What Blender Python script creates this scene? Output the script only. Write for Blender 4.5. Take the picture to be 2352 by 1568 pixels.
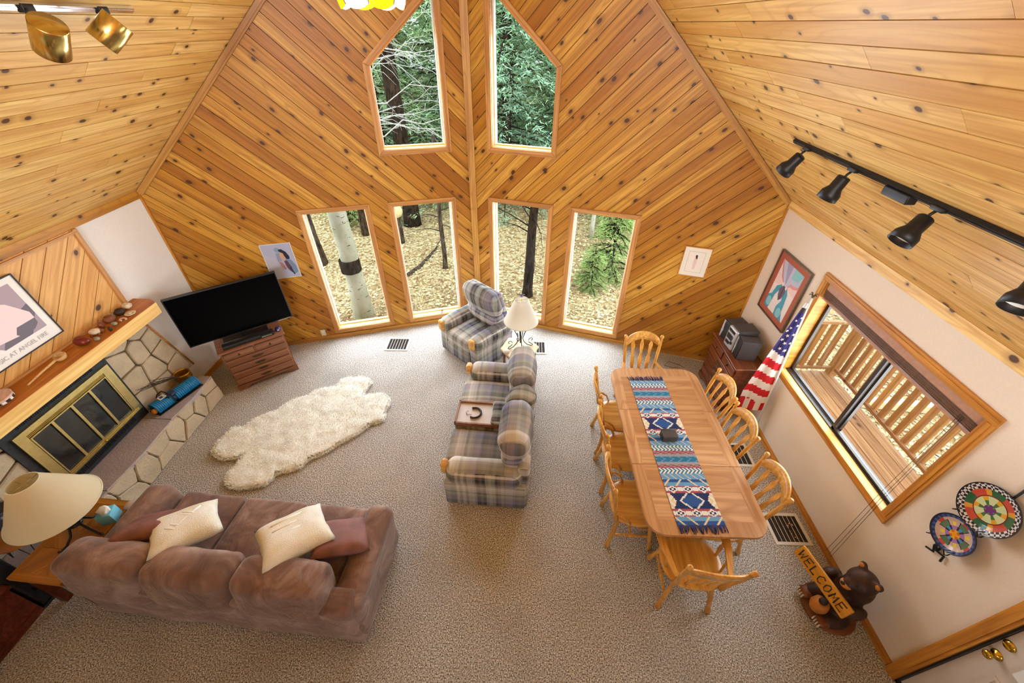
import bpy, bmesh, math, random
from math import sin, cos, pi, radians, sqrt, hypot, atan2, floor
from mathutils import Vector, Matrix, noise as mnoise
for o in list(bpy.data.objects): bpy.data.objects.remove(o)
SC = bpy.context.scene
COL = SC.collection
rnd = random.Random(7)

# ------------------------------------------------------------------ camera, world, lights, exposure
CAMZ = 4.0
YAW, PITCH, ROLL, FPX = 0.0296, 0.6729, 0.0100, 918.0
def cam_axes():
    fwd = Vector((-sin(YAW)*cos(PITCH), cos(YAW)*cos(PITCH), -sin(PITCH)))
    r0 = Vector((cos(YAW), sin(YAW), 0)); u0 = r0.cross(fwd)
    return cos(ROLL)*r0+sin(ROLL)*u0, -sin(ROLL)*r0+cos(ROLL)*u0, fwd
_r, _u, _f = cam_axes()
cd = bpy.data.cameras.new('camera'); cam = bpy.data.objects.new('camera', cd); COL.objects.link(cam)
cd.sensor_width = 36; cd.lens = FPX/2352*36; cd.clip_start = .05; cd.clip_end = 300
cam.matrix_world = Matrix(((_r.x, _u.x, -_f.x, 0), (_r.y, _u.y, -_f.y, 0), (_r.z, _u.z, -_f.z, CAMZ), (0, 0, 0, 1)))
SC.camera = cam
SC.view_settings.view_transform = 'Standard'; SC.view_settings.look = 'None'
SC.view_settings.gamma = 1; SC.view_settings.use_curve_mapping = False
SC.view_settings.exposure = 0.0
SC.cycles.use_denoising = True
SC.cycles.max_bounces = 4; SC.cycles.diffuse_bounces = 3; SC.cycles.glossy_bounces = 3; SC.cycles.transmission_bounces = 4; SC.cycles.transparent_max_bounces = 10
SC.cycles.caustics_reflective = False; SC.cycles.caustics_refractive = False
SC.cycles.adaptive_threshold = .14; SC.cycles.adaptive_min_samples = 16; SC.cycles.use_light_tree = False
SC.cycles.sample_clamp_indirect = 6

W = bpy.data.worlds.new('sky'); SC.world = W; W.use_nodes = True
_bg = W.node_tree.nodes['Background']; _bg.inputs[0].default_value = (.80, .91, 1, 1); _bg.inputs[1].default_value = 4.4
LIGHTK = 1.0
def area(name, loc, xdir, normal, sx, sy, power, color=(1, .97, .93), spread=pi):
    l = bpy.data.lights.new(name, 'AREA'); l.shape = 'RECTANGLE'; l.size = sx; l.size_y = sy; l.energy = power*LIGHTK; l.color = color; l.spread = spread
    o = bpy.data.objects.new(name, l); COL.objects.link(o)
    n = Vector(normal).normalized(); x = Vector(xdir).normalized(); z = -n; y = z.cross(x)
    o.matrix_world = Matrix(((x.x, y.x, z.x, loc[0]), (x.y, y.y, z.y, loc[1]), (x.z, y.z, z.z, loc[2]), (0, 0, 0, 1)))
    return o

# room shell numbers (metres): x right, y towards the prow, z up, camera at the loft edge
XR, XL, ZW, XC, YC, YL, YR, SLOPE = 2.998, -4.460, 2.4555, -.735, 5.708, 4.512, 4.624, .967
ZRIDGE = ZW + SLOPE*(XR-XC); YB = -4.2
KL = hypot(1, (YL-YC)/(XL-XC)); KR = hypot(1, (YR-YC)/(XR-XC))
LLEN = (XC-XL)*KL; RLEN = (XR-XC)*KR
def frame(o, xd, yd):
    x = Vector(xd).normalized(); y = Vector(yd).normalized(); z = x.cross(y)
    return Matrix(((x.x, y.x, z.x, o[0]), (x.y, y.y, z.y, o[1]), (x.z, y.z, z.z, o[2]), (0, 0, 0, 1)))
MLW = frame((XL, YL, 0), (XC-XL, YC-YL, 0), (0, 0, 1))      # left half of the prow wall, local z into the room
MRW = frame((XC, YC, 0), (XR-XC, YR-YC, 0), (0, 0, 1))
# window openings (outer edge of casing) in wall coordinates
def UL(x): return (x-XL)*KL
def UR(x): return (x-XC)*KR
ZT, ZB, ZU, ZS = 2.087, .106, 2.675, 3.641
WIN_L = [[(UL(-2.965), ZB), (UL(-2.095), ZB), (UL(-2.095), ZT), (UL(-2.965), ZT)],
         [(UL(-1.866), ZB), (UL(-.985), ZB), (UL(-.985), ZT), (UL(-1.866), ZT)],
         [(UL(-1.858), ZU), (UL(-.988), ZU), (UL(-.988), ZS+.90*.87), (UL(-1.858), ZS)]]
WIN_R = [[(UR(-.515), ZB), (UR(.382), ZB), (UR(.382), ZT), (UR(-.515), ZT)],
         [(UR(.608), ZB), (UR(1.502), ZB), (UR(1.502), ZT), (UR(.608), ZT)],
         [(UR(-.507), ZU), (UR(.371), ZU), (UR(.371), ZS), (UR(-.507), ZS+.90*.878)]]
PW = 39.0                                                    # daylight through each square metre of window
for _M, _ws in ((MLW, WIN_L), (MRW, WIN_R)):
    for _w in _ws:
        u0 = min(p[0] for p in _w)+.07; u1 = max(p[0] for p in _w)-.07; v0 = _w[0][1]+.07; v1 = min(_w[2][1], _w[3][1])-.07+(.3 if v0 > 2 else 0)
        c = _M @ Vector(((u0+u1)/2, (v0+v1)/2, -.16)); n = _M.to_3x3() @ Vector((0, 0, 1)); n.z -= .12
        area('window_daylight', c, _M.to_3x3() @ Vector((1, 0, 0)), n, u1-u0, v1-v0, PW*(u1-u0)*(v1-v0)*(.95 if v0 > 2 else 1), (.78, .89, 1))
area('side_window_daylight', (XR+.22, 2.66, 1.48), (0, 1, 0), (-1, 0, -.1), 1.7, 1.1, 45, (.92, .96, 1))
area('rear_upper_fill', (XC, YB+.02, 4.35), (1, 0, 0), (0, 1, -.12), 3.0, 1.5, 340, (.85, .93, 1))  # added fill light from behind the camera, in a made-up rear opening
area('rear_lower_fill', (XC, YB+.02, 1.5), (1, 0, 0), (0, 1, -.05), 3.4, 1.1, 16, (.97, .98, 1))  # added fill light under the loft to lift the dark floor, source invented

# ------------------------------------------------------------------ mesh helpers
class MB:
    def __init__(s): s.v = []; s.f = []; s.m = []; s.c = []; s.s = []
    def add(s, vs, fs, mi=0, col=None, sm=False):
        o = len(s.v); s.v.extend(tuple(p) for p in vs)
        for f in fs: s.f.append(tuple(i+o for i in f)); s.m.append(mi); s.c.append(col); s.s.append(sm)
        return s
    def box(s, x0, x1, y0, y1, z0, z1, M=None, mi=0, col=None):
        vs = [Vector((x, y, z)) for z in (z0, z1) for y in (y0, y1) for x in (x0, x1)]
        if M is not None: vs = [M @ p for p in vs]
        return s.add(vs, [(0, 2, 3, 1), (4, 5, 7, 6), (0, 1, 5, 4), (2, 6, 7, 3), (0, 4, 6, 2), (1, 3, 7, 5)], mi, col)
    def prism(s, poly, z0, z1, M=None, mi=0, col=None, inset=0, dz=0):
        n = len(poly); a = sum(poly[i][0]*poly[(i+1) % n][1]-poly[(i+1) % n][0]*poly[i][1] for i in range(n))
        if a < 0: poly = poly[::-1]
        rings = [[Vector((p[0], p[1], z0)) for p in poly], [Vector((p[0], p[1], z1-dz)) for p in poly]]
        if inset:
            cx = sum(p[0] for p in poly)/n; cy = sum(p[1] for p in poly)/n; top = []
            for p in poly:
                d = hypot(p[0]-cx, p[1]-cy); k = max(0, d-inset)/max(d, 1e-6); top.append(Vector((cx+(p[0]-cx)*k, cy+(p[1]-cy)*k, z1)))
            rings.append(top)
        if M is not None: rings = [[M @ p for p in r] for r in rings]
        vs = [p for r in rings for p in r]; k = len(rings); fs = [tuple(range(n-1, -1, -1)), tuple(range((k-1)*n, k*n))]
        for j in range(k-1):
            for i in range(n): fs.append((j*n+i, j*n+(i+1) % n, (j+1)*n+(i+1) % n, (j+1)*n+i))
        return s.add(vs, fs, mi, col)
    def tube(s, path, r, n=8, mi=0, col=None, caps=True, flat=1.0):
        path = [Vector(p) for p in path]; k = len(path)
        if not hasattr(r, '__len__'): r = [r]*k
        t0 = (path[1]-path[0]).normalized(); up = Vector((0, 0, 1)) if abs(t0.z) < .9 else Vector((1, 0, 0))
        a = t0.cross(up).normalized(); vs = []
        for i in range(k):
            t = (path[min(i+1, k-1)]-path[max(i-1, 0)]).normalized()
            a = (a-t*a.dot(t)).normalized(); b = t.cross(a)
            for j in range(n):
                an = 2*pi*j/n; vs.append(path[i]+a*(r[i]*cos(an))+b*(r[i]*sin(an)*flat))
        fs = [(i*n+j, i*n+(j+1) % n, (i+1)*n+(j+1) % n, (i+1)*n+j) for i in range(k-1) for j in range(n)]
        s.add(vs, fs, mi, col, True)
        if caps:
            o = len(s.v)-len(vs); s.f += [tuple(o+j for j in range(n-1, -1, -1)), tuple(o+(k-1)*n+j for j in range(n))]; s.m += [mi, mi]; s.c += [col, col]; s.s += [False, False]
        return s
    def turned(s, p0, p1, prof, n=10, mi=0):
        p0 = Vector(p0); p1 = Vector(p1)
        return s.tube([p0.lerp(p1, t) for t, _ in prof], [q for _, q in prof], n, mi)
    def lathe(s, prof, n=20, M=None, mi=0, col=None, sm=True, a0=0, fn=None):
        vs = []; k = len(prof)
        for r, z in prof:
            for j in range(n):
                an = 2*pi*j/n+a0; rr = r*(fn(j) if fn else 1); vs.append(Vector((rr*cos(an), rr*sin(an), z)))
        if M is not None: vs = [M @ p for p in vs]
        fs = [(i*n+j, i*n+(j+1) % n, (i+1)*n+(j+1) % n, (i+1)*n+j) for i in range(k-1) for j in range(n)]
        return s.add(vs, fs, mi, col, sm)
    def ball(s, c, r, n=12, M=None, mi=0, col=None):
        if not hasattr(r, '__len__'): r = (r, r, r)
        k = max(4, n//2); vs = []
        for i in range(k+1):
            ph = pi*i/k-pi/2
            for j in range(n):
                th = 2*pi*j/n; vs.append(Vector((c[0]+r[0]*cos(ph)*cos(th), c[1]+r[1]*cos(ph)*sin(th), c[2]+r[2]*sin(ph))))
        if M is not None: vs = [M @ p for p in vs]
        fs = [(i*n+j, i*n+(j+1) % n, (i+1)*n+(j+1) % n, (i+1)*n+j) for i in range(k) for j in range(n)]
        return s.add(vs, fs, mi, col, True)
    def rbox(s, x0, x1, y0, y1, z0, z1, r=.03, seg=3, div=(1, 1, 1), puff=(0, 0, 0), M=None, mi=0, fn=None):
        c = Vector(((x0+x1)/2, (y0+y1)/2, (z0+z1)/2)); h = Vector((abs(x1-x0)/2, abs(y1-y0)/2, abs(z1-z0)/2)); r = min(r, min(h)*.98)
        def ts(a, d):
            lo = [-(a-r)-r*math.tan(pi/4*(seg-i)/seg) for i in range(seg)]
            l = lo+[-(a-r)+2*(a-r)*i/d for i in range(d+1)]+[-q for q in lo[::-1]]
            return l
        T = [ts(h[i], div[i]) for i in range(3)]; idx = {}; vs = []; fs = []
        def vert(p):
            k = (round(p.x, 6), round(p.y, 6), round(p.z, 6))
            if k in idx: return idx[k]
            q = Vector([max(-(h[i]-r), min(h[i]-r, p[i])) for i in range(3)]); d = p-q
            w = q+d.normalized()*r if d.length > 1e-9 else p.copy()
            n = [w[i]/h[i] for i in range(3)]
            for i in range(3):
                if puff[i]:
                    j, l = (i+1) % 3, (i+2) % 3; w[i] += puff[i]*n[i]*max(0, 1-n[j]**2)*max(0, 1-n[l]**2)
            w = w+c
            if fn: w = fn(w)
            if M is not None: w = M @ w
            idx[k] = len(vs); vs.append(w); return idx[k]
        for ax in range(3):
            j, l = (ax+1) % 3, (ax+2) % 3
            for sg in (-1, 1):
                for a in range(len(T[j])-1):
                    for b in range(len(T[l])-1):
                        q = []
                        for (aa, bb) in ((a, b), (a+1, b), (a+1, b+1), (a, b+1)):
                            p = Vector((0, 0, 0)); p[ax] = sg*h[ax]; p[j] = T[j][aa]; p[l] = T[l][bb]; q.append(vert(p))
                        if sg < 0: q = q[::-1]
                        if len(set(q)) == 4: fs.append(tuple(q))
        return s.add(vs, fs, mi, None, True)
    def build(s, name, mats, parent=None, M=None):
        me = bpy.data.meshes.new(name); me.from_pydata([tuple(p) for p in s.v], [], s.f)
        if not isinstance(mats, (list, tuple)): mats = [mats]
        for m in mats: me.materials.append(m)
        me.polygons.foreach_set('material_index', s.m); me.polygons.foreach_set('use_smooth', s.s)
        if any(c is not None for c in s.c):
            at = me.color_attributes.new('Col', 'FLOAT_COLOR', 'CORNER'); buf = []
            for p, c in zip(me.polygons, s.c):
                c = c or (1, 1, 1); buf += [c[0], c[1], c[2], 1]*p.loop_total
            at.data.foreach_set('color', buf)
        me.update()
        o = bpy.data.objects.new(name, me); COL.objects.link(o)
        if parent is not None: o.parent = parent
        if M is not None: o.matrix_basis = M
        return o
def tag(o, label=None, cat=None, group=None, kind=None):
    if label: o['label'] = label
    if cat: o['category'] = cat
    if group: o['group'] = group
    if kind: o['kind'] = kind
    return o
def thing(name, label, cat, loc=(0, 0, 0), rotz=0, group=None, M=None):
    o = bpy.data.objects.new(name, None); COL.objects.link(o); o.empty_display_size = .1
    if M is not None: o.matrix_basis = M
    else: o.location = loc; o.rotation_euler = (0, 0, rotz)
    return tag(o, label, cat, group)
def struct(name, M=None, label=None):
    o = bpy.data.objects.new(name, None); COL.objects.link(o); o.empty_display_size = .1
    if M is not None: o.matrix_basis = M
    o['kind'] = 'structure'
    if label: o['label'] = label
    return o
def copy_tree(o, parent=None):
    c = o.copy(); COL.objects.link(c); c.parent = parent
    for ch in list(o.children): copy_tree(ch, c)
    return c
def RZ(a): return Matrix.Rotation(a, 4, 'Z')
def RX(a): return Matrix.Rotation(a, 4, 'X')
def RY(a): return Matrix.Rotation(a, 4, 'Y')
def TR(x, y=None, z=None): return Matrix.Translation(Vector(x) if y is None else Vector((x, y, z)))
def ray(u, v): return _r*((u-1176)/FPX)-_u*((v-784)/FPX)+_f
def at_z(u, v, z): d = ray(u, v); return Vector((0, 0, CAMZ))+d*((z-CAMZ)/d.z)
def at_x(u, v, x): d = ray(u, v); return Vector((0, 0, CAMZ))+d*(x/d.x)
# convex polygons
def clip(poly, a, b, c):                                     # keep a*x+b*y<=c
    out = []; n = len(poly)
    for i in range(n):
        p, q = poly[i], poly[(i+1) % n]; dp = a*p[0]+b*p[1]-c; dq = a*q[0]+b*q[1]-c
        if dp <= 0: out.append(p)
        if dp*dq < 0: t = dp/(dp-dq); out.append((p[0]+(q[0]-p[0])*t, p[1]+(q[1]-p[1])*t))
    return out
def parea(p): return sum(p[i][0]*p[(i+1) % len(p)][1]-p[(i+1) % len(p)][0]*p[i][1] for i in range(len(p)))/2 if len(p) > 2 else 0
def subtract(polys, hole):
    if parea(hole) < 0: hole = hole[::-1]
    out = []
    for P in polys:
        rem = P; outs = []
        for i in range(len(hole)):
            (x0, y0), (x1, y1) = hole[i], hole[(i+1) % len(hole)]
            a, b = y1-y0, -(x1-x0); c = a*x0+b*y0           # inside: a*x+b*y<=c
            o = clip(rem, -a, -b, -c)
            if abs(parea(o)) > 1e-5: outs.append(o)
            rem = clip(rem, a, b, c)
            if abs(parea(rem)) < 1e-6: break
        if abs(parea(rem)) < 1e-6: out.append(P)
        else: out += outs
    return out
def touch(P, Q, e=1e-4):
    for A, B in ((P, Q), (Q, P)):
        A = A if parea(A) > 0 else A[::-1]
        for i in range(len(A)):
            (x0, y0), (x1, y1) = A[i], A[(i+1) % len(A)]; l = hypot(x1-x0, y1-y0)
            if l < 1e-7: continue
            a, b = (y1-y0)/l, -(x1-x0)/l; c = a*x0+b*y0
            if min(a*x+b*y for x, y in B)-c > e: return False
    return True
def islands(polys):
    g = []
    for P in polys:
        hit = [k for k in g if any(touch(P, Q) for Q in k)]; new = [P]
        for k in hit: new += k; g.remove(k)
        g.append(new)
    return g
def voronoi(seeds, outline, gap):
    cells = []
    for i, s in enumerate(seeds):
        P = outline
        for j, t in enumerate(seeds):
            if i == j: continue
            a, b = t[0]-s[0], t[1]-s[1]; l = hypot(a, b); a /= l; b /= l
            P = clip(P, a, b, a*(s[0]+t[0])/2+b*(s[1]+t[1])/2-gap/2)
            if len(P) < 3: break
        if len(P) >= 3 and abs(parea(P)) > 1e-4: cells.append(P)
    return cells

# ------------------------------------------------------------------ materials
def srgb(r, g, b):
    f = lambda c: (c/255/12.92 if c/255 <= .04045 else ((c/255+.055)/1.055)**2.4)
    return (f(r), f(g), f(b))
class NT:
    def __init__(s, name):
        s.mat = bpy.data.materials.new(name); s.mat.use_nodes = True; s.t = s.mat.node_tree; s.t.nodes.clear()
        s.out = s.t.nodes.new('ShaderNodeOutputMaterial'); s.p = s.n('BsdfPrincipled'); s.l(s.p, 'BSDF', s.out, 'Surface')
    def n(s, typ, **kw):
        nd = s.t.nodes.new('ShaderNode'+typ)
        for k, v in kw.items():
            if k.startswith('_'): setattr(nd, k[1:], v)
            else: s.set(nd, k, v)
        return nd
    def set(s, nd, k, v):
        k = int(k[1:]) if k[0] == 'i' and k[1:].isdigit() else k.replace('__', ' ')
        inp = nd.inputs[k]
        if isinstance(v, tuple) and len(v) == 2 and hasattr(v[0], 'outputs'): s.t.links.new(v[0].outputs[v[1]], inp)
        elif hasattr(v, 'outputs'): s.t.links.new(v.outputs[0], inp)
        elif isinstance(v, (tuple, list)) and len(v) == 3 and inp.type == 'RGBA': inp.default_value = (*v, 1)
        else: inp.default_value = v
    def l(s, a, ao, b, bi): s.t.links.new(a.outputs[ao], b.inputs[bi])
    def math(s, op, a, b=None, c=None, clamp=False):
        nd = s.t.nodes.new('ShaderNodeMath'); nd.operation = op; nd.use_clamp = clamp
        for i, v in enumerate((a, b, c)):
            if v is None: continue
            if hasattr(v, 'outputs'): s.t.links.new(v.outputs[0], nd.inputs[i])
            elif isinstance(v, tuple): s.t.links.new(v[0].outputs[v[1]], nd.inputs[i])
            else: nd.inputs[i].default_value = v
        return nd
    def mix(s, fac, a, b, mode='MIX'):
        nd = s.t.nodes.new('ShaderNodeMix'); nd.data_type = 'RGBA'; nd.blend_type = mode
        for i, v in ((0, fac), (6, a), (7, b)):
            if hasattr(v, 'outputs'): s.t.links.new(v.outputs[2] if v.bl_idname == 'ShaderNodeMix' else v.outputs[0], nd.inputs[i])
            elif isinstance(v, tuple) and hasattr(v[0], 'outputs'): s.t.links.new(v[0].outputs[v[1]], nd.inputs[i])
            elif isinstance(v, (tuple, list)): nd.inputs[i].default_value = (*v, 1)
            else: nd.inputs[i].default_value = v
        return nd
    def ramp(s, fac, stops, interp='LINEAR'):
        nd = s.t.nodes.new('ShaderNodeValToRGB'); cr = nd.color_ramp; cr.interpolation = interp
        while len(cr.elements) > 1: cr.elements.remove(cr.elements[-1])
        for i, (p, c) in enumerate(stops):
            e = cr.elements[0] if i == 0 else cr.elements.new(p)
            e.position = p; e.color = (*(c if hasattr(c, '__len__') else (c, c, c)), 1)
        if isinstance(fac, tuple): s.t.links.new(fac[0].outputs[fac[1]], nd.inputs[0])
        else: s.t.links.new(fac.outputs[0], nd.inputs[0])
        return nd
    def obj(s, scale=(1, 1, 1), rot=(0, 0, 0), rand=False, which='Object'):
        tc = s.n('TexCoord'); v = (tc, which)
        if rand:
            oi = s.n('ObjectInfo'); cb = s.n('CombineXYZ', X=s.math('MULTIPLY', (oi, 'Random'), 37.3), Y=s.math('MULTIPLY', (oi, 'Random'), 91.7), Z=s.math('MULTIPLY', (oi, 'Random'), 13.1))
            va = s.t.nodes.new('ShaderNodeVectorMath'); s.l(tc, which, va, 0); s.l(cb, 0, va, 1); v = (va, 0)
        mp = s.n('Mapping', Vector=v, Scale=scale, Rotation=rot); return mp
    def noise(s, vec, scale=5, detail=3, rough=.55, dist=0): return s.n('TexNoise', Vector=vec, Scale=scale, Detail=detail, Roughness=rough, Distortion=dist)
    def bump(s, h, strength=.3, dist=.01):
        b = s.n('Bump', Height=h, Strength=strength, Distance=dist); s.l(b, 0, s.p, 'Normal'); return b
    def base(s, c, rough=.5, metal=0, spec=.5, **kw):
        if hasattr(c, 'outputs'): s.t.links.new(c.outputs[2] if c.bl_idname == 'ShaderNodeMix' else c.outputs[0], s.p.inputs['Base Color'])
        else: s.p.inputs['Base Color'].default_value = (*c, 1)
        s.p.inputs['Roughness'].default_value = rough; s.p.inputs['Metallic'].default_value = metal; s.p.inputs['Specular IOR Level'].default_value = spec
        for k, v in kw.items(): s.set(s.p, k, v)
        return s.mat
def plain(name, c, rough=.5, metal=0, var=.12, scale=30, spec=.5, bump=0, **kw):
    t = NT(name); v = t.obj(); nz = t.noise(v, scale, 1)
    lo = tuple(x*(1-var) for x in c); hi = tuple(min(1, x*(1+var)) for x in c)
    m = t.base(t.ramp(nz, [(.3, lo), (.7, hi)]), rough, metal, spec, **kw)
    if bump: t.bump(nz, bump, .005)
    return m
def board(name, tones, grainc, knot=True, rough=.42, rot=(0, 0, 0), rand=True, kscale=(3.0, 5.0), gscale=1.0, kth=.5, kr=.085, kcol=(.07, .022, .007), spec=.35, ring=.55):
    """sawn board, grain along local x, its own tone from the object's random value"""
    t = NT(name); v = t.obj((1, 1, 1), rot, rand)
    oi = t.n('ObjectInfo'); base = t.ramp((oi, 'Random'), tones) if rand else t.ramp(t.noise(t.n('Mapping', Vector=v, Scale=(.7, 2, 2)), 1.5, 1), tones)
    g1 = t.noise(t.n('Mapping', Vector=v, Scale=(1.3*gscale, 34*gscale, 34*gscale)), 1, 1, .6, 0)
    low = t.noise(t.n('Mapping', Vector=v, Scale=(.7*gscale, 7*gscale, 7*gscale)), 1, 0, .5, 0)
    rings = t.math('PINGPONG', t.math('MULTIPLY', low, 9.0), .5); rl = t.ramp(rings, [(0, 1), (.16, 0)])
    c = t.mix(t.math('MULTIPLY', t.ramp(g1, [(.35, 1), (.62, 0)]), .55), base, grainc)
    c = t.mix(t.math('MULTIPLY', rl, ring*.6), c, grainc)
    c = t.mix(t.math('MULTIPLY', t.ramp(low, [(.52, 0), (.72, 1)]), .45), c, grainc)
    if knot:
        kv = t.n('Mapping', Vector=v, Scale=(kscale[0], kscale[1], .01))
        wob = low; kv2 = t.n('VectorMath', _operation='MULTIPLY_ADD'); t.l(wob, 'Color', kv2, 0); kv2.inputs[1].default_value = (.25, .25, 0); t.l(kv, 0, kv2, 2)
        vo = t.n('TexVoronoi', Vector=kv2, Scale=1, _voronoi_dimensions='2D', Randomness=.95)
        on = t.math('GREATER_THAN', t.math('FRACT', t.math('MULTIPLY', (vo, 'Color'), 7.31)), kth)
        sz = t.math('ADD', t.math('MULTIPLY', t.math('FRACT', t.math('MULTIPLY', (vo, 'Color'), 23.7)), .9), .45)
        dd = t.math('DIVIDE', (vo, 'Distance'), sz)
        halo = t.math('MULTIPLY', t.ramp(dd, [(kr*.8, 1), (kr*2.6, 0)]), on); core = t.math('MULTIPLY', t.ramp(dd, [(kr*.75, 1), (kr*1.05, 0)]), on)
        c = t.mix(t.math('MULTIPLY', halo, .55), c, tuple(q*.55 for q in grainc)); c = t.mix(t.math('MULTIPLY', core, .93), c, kcol)
    m = t.base(c, rough, 0, spec)
    return m
M = {}
P1 = srgb(224, 172, 76); P2 = srgb(206, 148, 50); P3 = srgb(176, 114, 32)
M['pine_wall'] = board('pine_wall', [(0, P3), (.22, P2), (.45, P1), (.7, P2), (.85, P3), (1, P1)], srgb(148, 88, 22), kth=.34, kscale=(3.2, 5.4))
M['pine_ceiling'] = board('pine_ceiling', [(0, srgb(222, 174, 96)), (.35, srgb(240, 200, 120)), (.75, srgb(248, 212, 140)), (1, srgb(232, 184, 106))], srgb(196, 136, 62), kth=.36, kscale=(3.4, 5.2))
M['pine_panel'] = board('pine_panel', [(0, srgb(230, 174, 100)), (1, srgb(242, 192, 118))], srgb(200, 138, 66), kth=.7)
M['pine_trim'] = board('pine_trim', [(0, srgb(202, 148, 70)), (1, srgb(214, 162, 84))], srgb(156, 102, 40), knot=False)
M['casing'] = board('casing', [(0, srgb(208, 154, 92)), (1, srgb(220, 166, 104))], srgb(166, 108, 54), knot=False)
M['oak_trim'] = board('oak_trim', [(0, srgb(206, 138, 52)), (1, srgb(222, 156, 70))], srgb(150, 84, 22), knot=False, rough=.35)
M['mantel'] = board('mantel', [(0, srgb(248, 212, 132)), (1, srgb(252, 220, 146))], srgb(220, 164, 84), kth=.72, kscale=(4, 5))
M['mantel_top'] = board('mantel_top', [(0, srgb(198, 122, 44)), (1, srgb(206, 130, 50))], srgb(150, 80, 22), kth=.8)
M['sill'] = board('sill', [(0, srgb(236, 190, 110)), (1, srgb(242, 202, 128))], srgb(200, 140, 66), kth=.8)
M['backing'] = plain('backing', srgb(70, 38, 14), .9)
M['white_wall'] = plain('white_wall', srgb(240, 237, 234), .85, var=.02, scale=60)
M['cream_wall'] = plain('cream_wall', srgb(230, 214, 196), .85, var=.02, scale=60)
M['door_white'] = plain('door_white', srgb(214, 200, 188), .6, var=.02)
M['vinyl'] = plain('vinyl', srgb(235, 235, 232), .45, var=.02)
M['dark_vinyl'] = plain('dark_vinyl', srgb(40, 30, 26), .4, var=.1)
def mk_carpet():
    t = NT('carpet'); v = t.obj()
    a = t.noise(v, 95, 1, .7); b = t.noise(v, 1.6, 2, .6)
    col = t.ramp(a, [(.30, srgb(84, 76, 70)), (.45, srgb(166, 158, 150)), (.58, srgb(206, 200, 194)), (.70, srgb(252, 250, 246))])
    col = t.mix(t.math('MULTIPLY', t.ramp(b, [(.42, 0), (.62, 1)]), .22), col, srgb(136, 126, 116))
    m = t.base(col, .95, 0, .1); t.bump(a, .6, .012); return m
M['carpet'] = mk_carpet()
def mk_glass(name, tint=(1, 1, 1), refl=1.0):
    t = NT(name); tr = t.n('BsdfTransparent', Color=tint); gl = t.n('BsdfGlossy', Roughness=.02); lw = t.n('LayerWeight', Blend=.5); fr = t.math('ADD', t.math('MULTIPLY', t.math('POWER', (lw, 'Facing'), 4), .45), .025); mx = t.n('MixShader')
    t.l(t.math('MULTIPLY', fr, refl), 0, mx, 0); t.l(tr, 0, mx, 1); t.l(gl, 0, mx, 2); t.l(mx, 0, t.out, 'Surface'); t.t.nodes.remove(t.p); return t.mat
M['glass'] = mk_glass('glass', (.98, .99, .98), .35)
M['bowl_glass'] = mk_glass('bowl_glass', (.80, .93, .92), 1.6)
def mk_stone(name, c1, c2, c3):
    t = NT(name); v = t.obj((1, 1, 1), (0, 0, 0), True); a = t.noise(v, 5, 4, .6); b = t.noise(v, 38, 4, .65); oi = t.n('ObjectInfo')
    col = t.mix(t.ramp(a, [(.35, 0), (.65, 1)]), c1, c2); col = t.mix(t.math('MULTIPLY', (oi, 'Random'), .55), col, c3)
    col = t.mix(t.math('MULTIPLY', t.ramp(b, [(.55, 0), (.75, 1)]), .4), col, tuple(x*.5 for x in c1))
    m = t.base(col, .85, 0, .2); t.bump(b, .6, .012); return m
M['stone'] = mk_stone('stone', srgb(208, 188, 156), srgb(182, 166, 140), srgb(214, 194, 166))
M['mortar'] = plain('mortar', srgb(120, 104, 86), .95, bump=.4)
M['slab'] = mk_stone('slab', srgb(176, 164, 166), srgb(188, 176, 174), srgb(168, 152, 150))
M['black_iron'] = plain('black_iron', (.015, .015, .017), .45, .3, var=.3)
M['fire_black'] = plain('fire_black', (.022, .024, .03), .5, .1, var=.3)
M['brass'] = plain('brass', srgb(208, 184, 112), .22, 1, var=.06)
M['fire_brass'] = plain('fire_brass', srgb(226, 206, 140), .33, 1, var=.06)
M['gold_knob'] = plain('gold_knob', srgb(214, 176, 72), .18, 1, var=.05)
M['chrome'] = plain('chrome', (.75, .75, .78), .15, 1, var=.02)
M['fire_glass'] = plain('fire_glass', (.012, .016, .02), .06, 0, var=.5, scale=8, spec=.8)
def mk_suede():
    t = NT('brown_suede'); v = t.obj((1, 1, 1), (0, 0, 0), True); a = t.noise(v, 3.2, 4, .6, .9); b = t.noise(v, 180, 2); w = t.noise(t.n('Mapping', Vector=v, Scale=(5, 1.6, 3)), 3, 2, .6, .9)
    col = t.ramp(a, [(.3, srgb(100, 74, 64)), (.5, srgb(132, 102, 90)), (.7, srgb(170, 142, 130))])
    m = t.base(col, .8, 0, .15, Sheen__Weight=.35, Sheen__Roughness=.45); t.bump(t.math('ADD', t.math('MULTIPLY', w, 1.0), t.math('MULTIPLY', b, .03)), .45, .03); return m
M['suede'] = mk_suede()
M['mauve'] = plain('mauve_cloth', srgb(128, 82, 72), .75, var=.2, scale=9, bump=.5)
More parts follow.
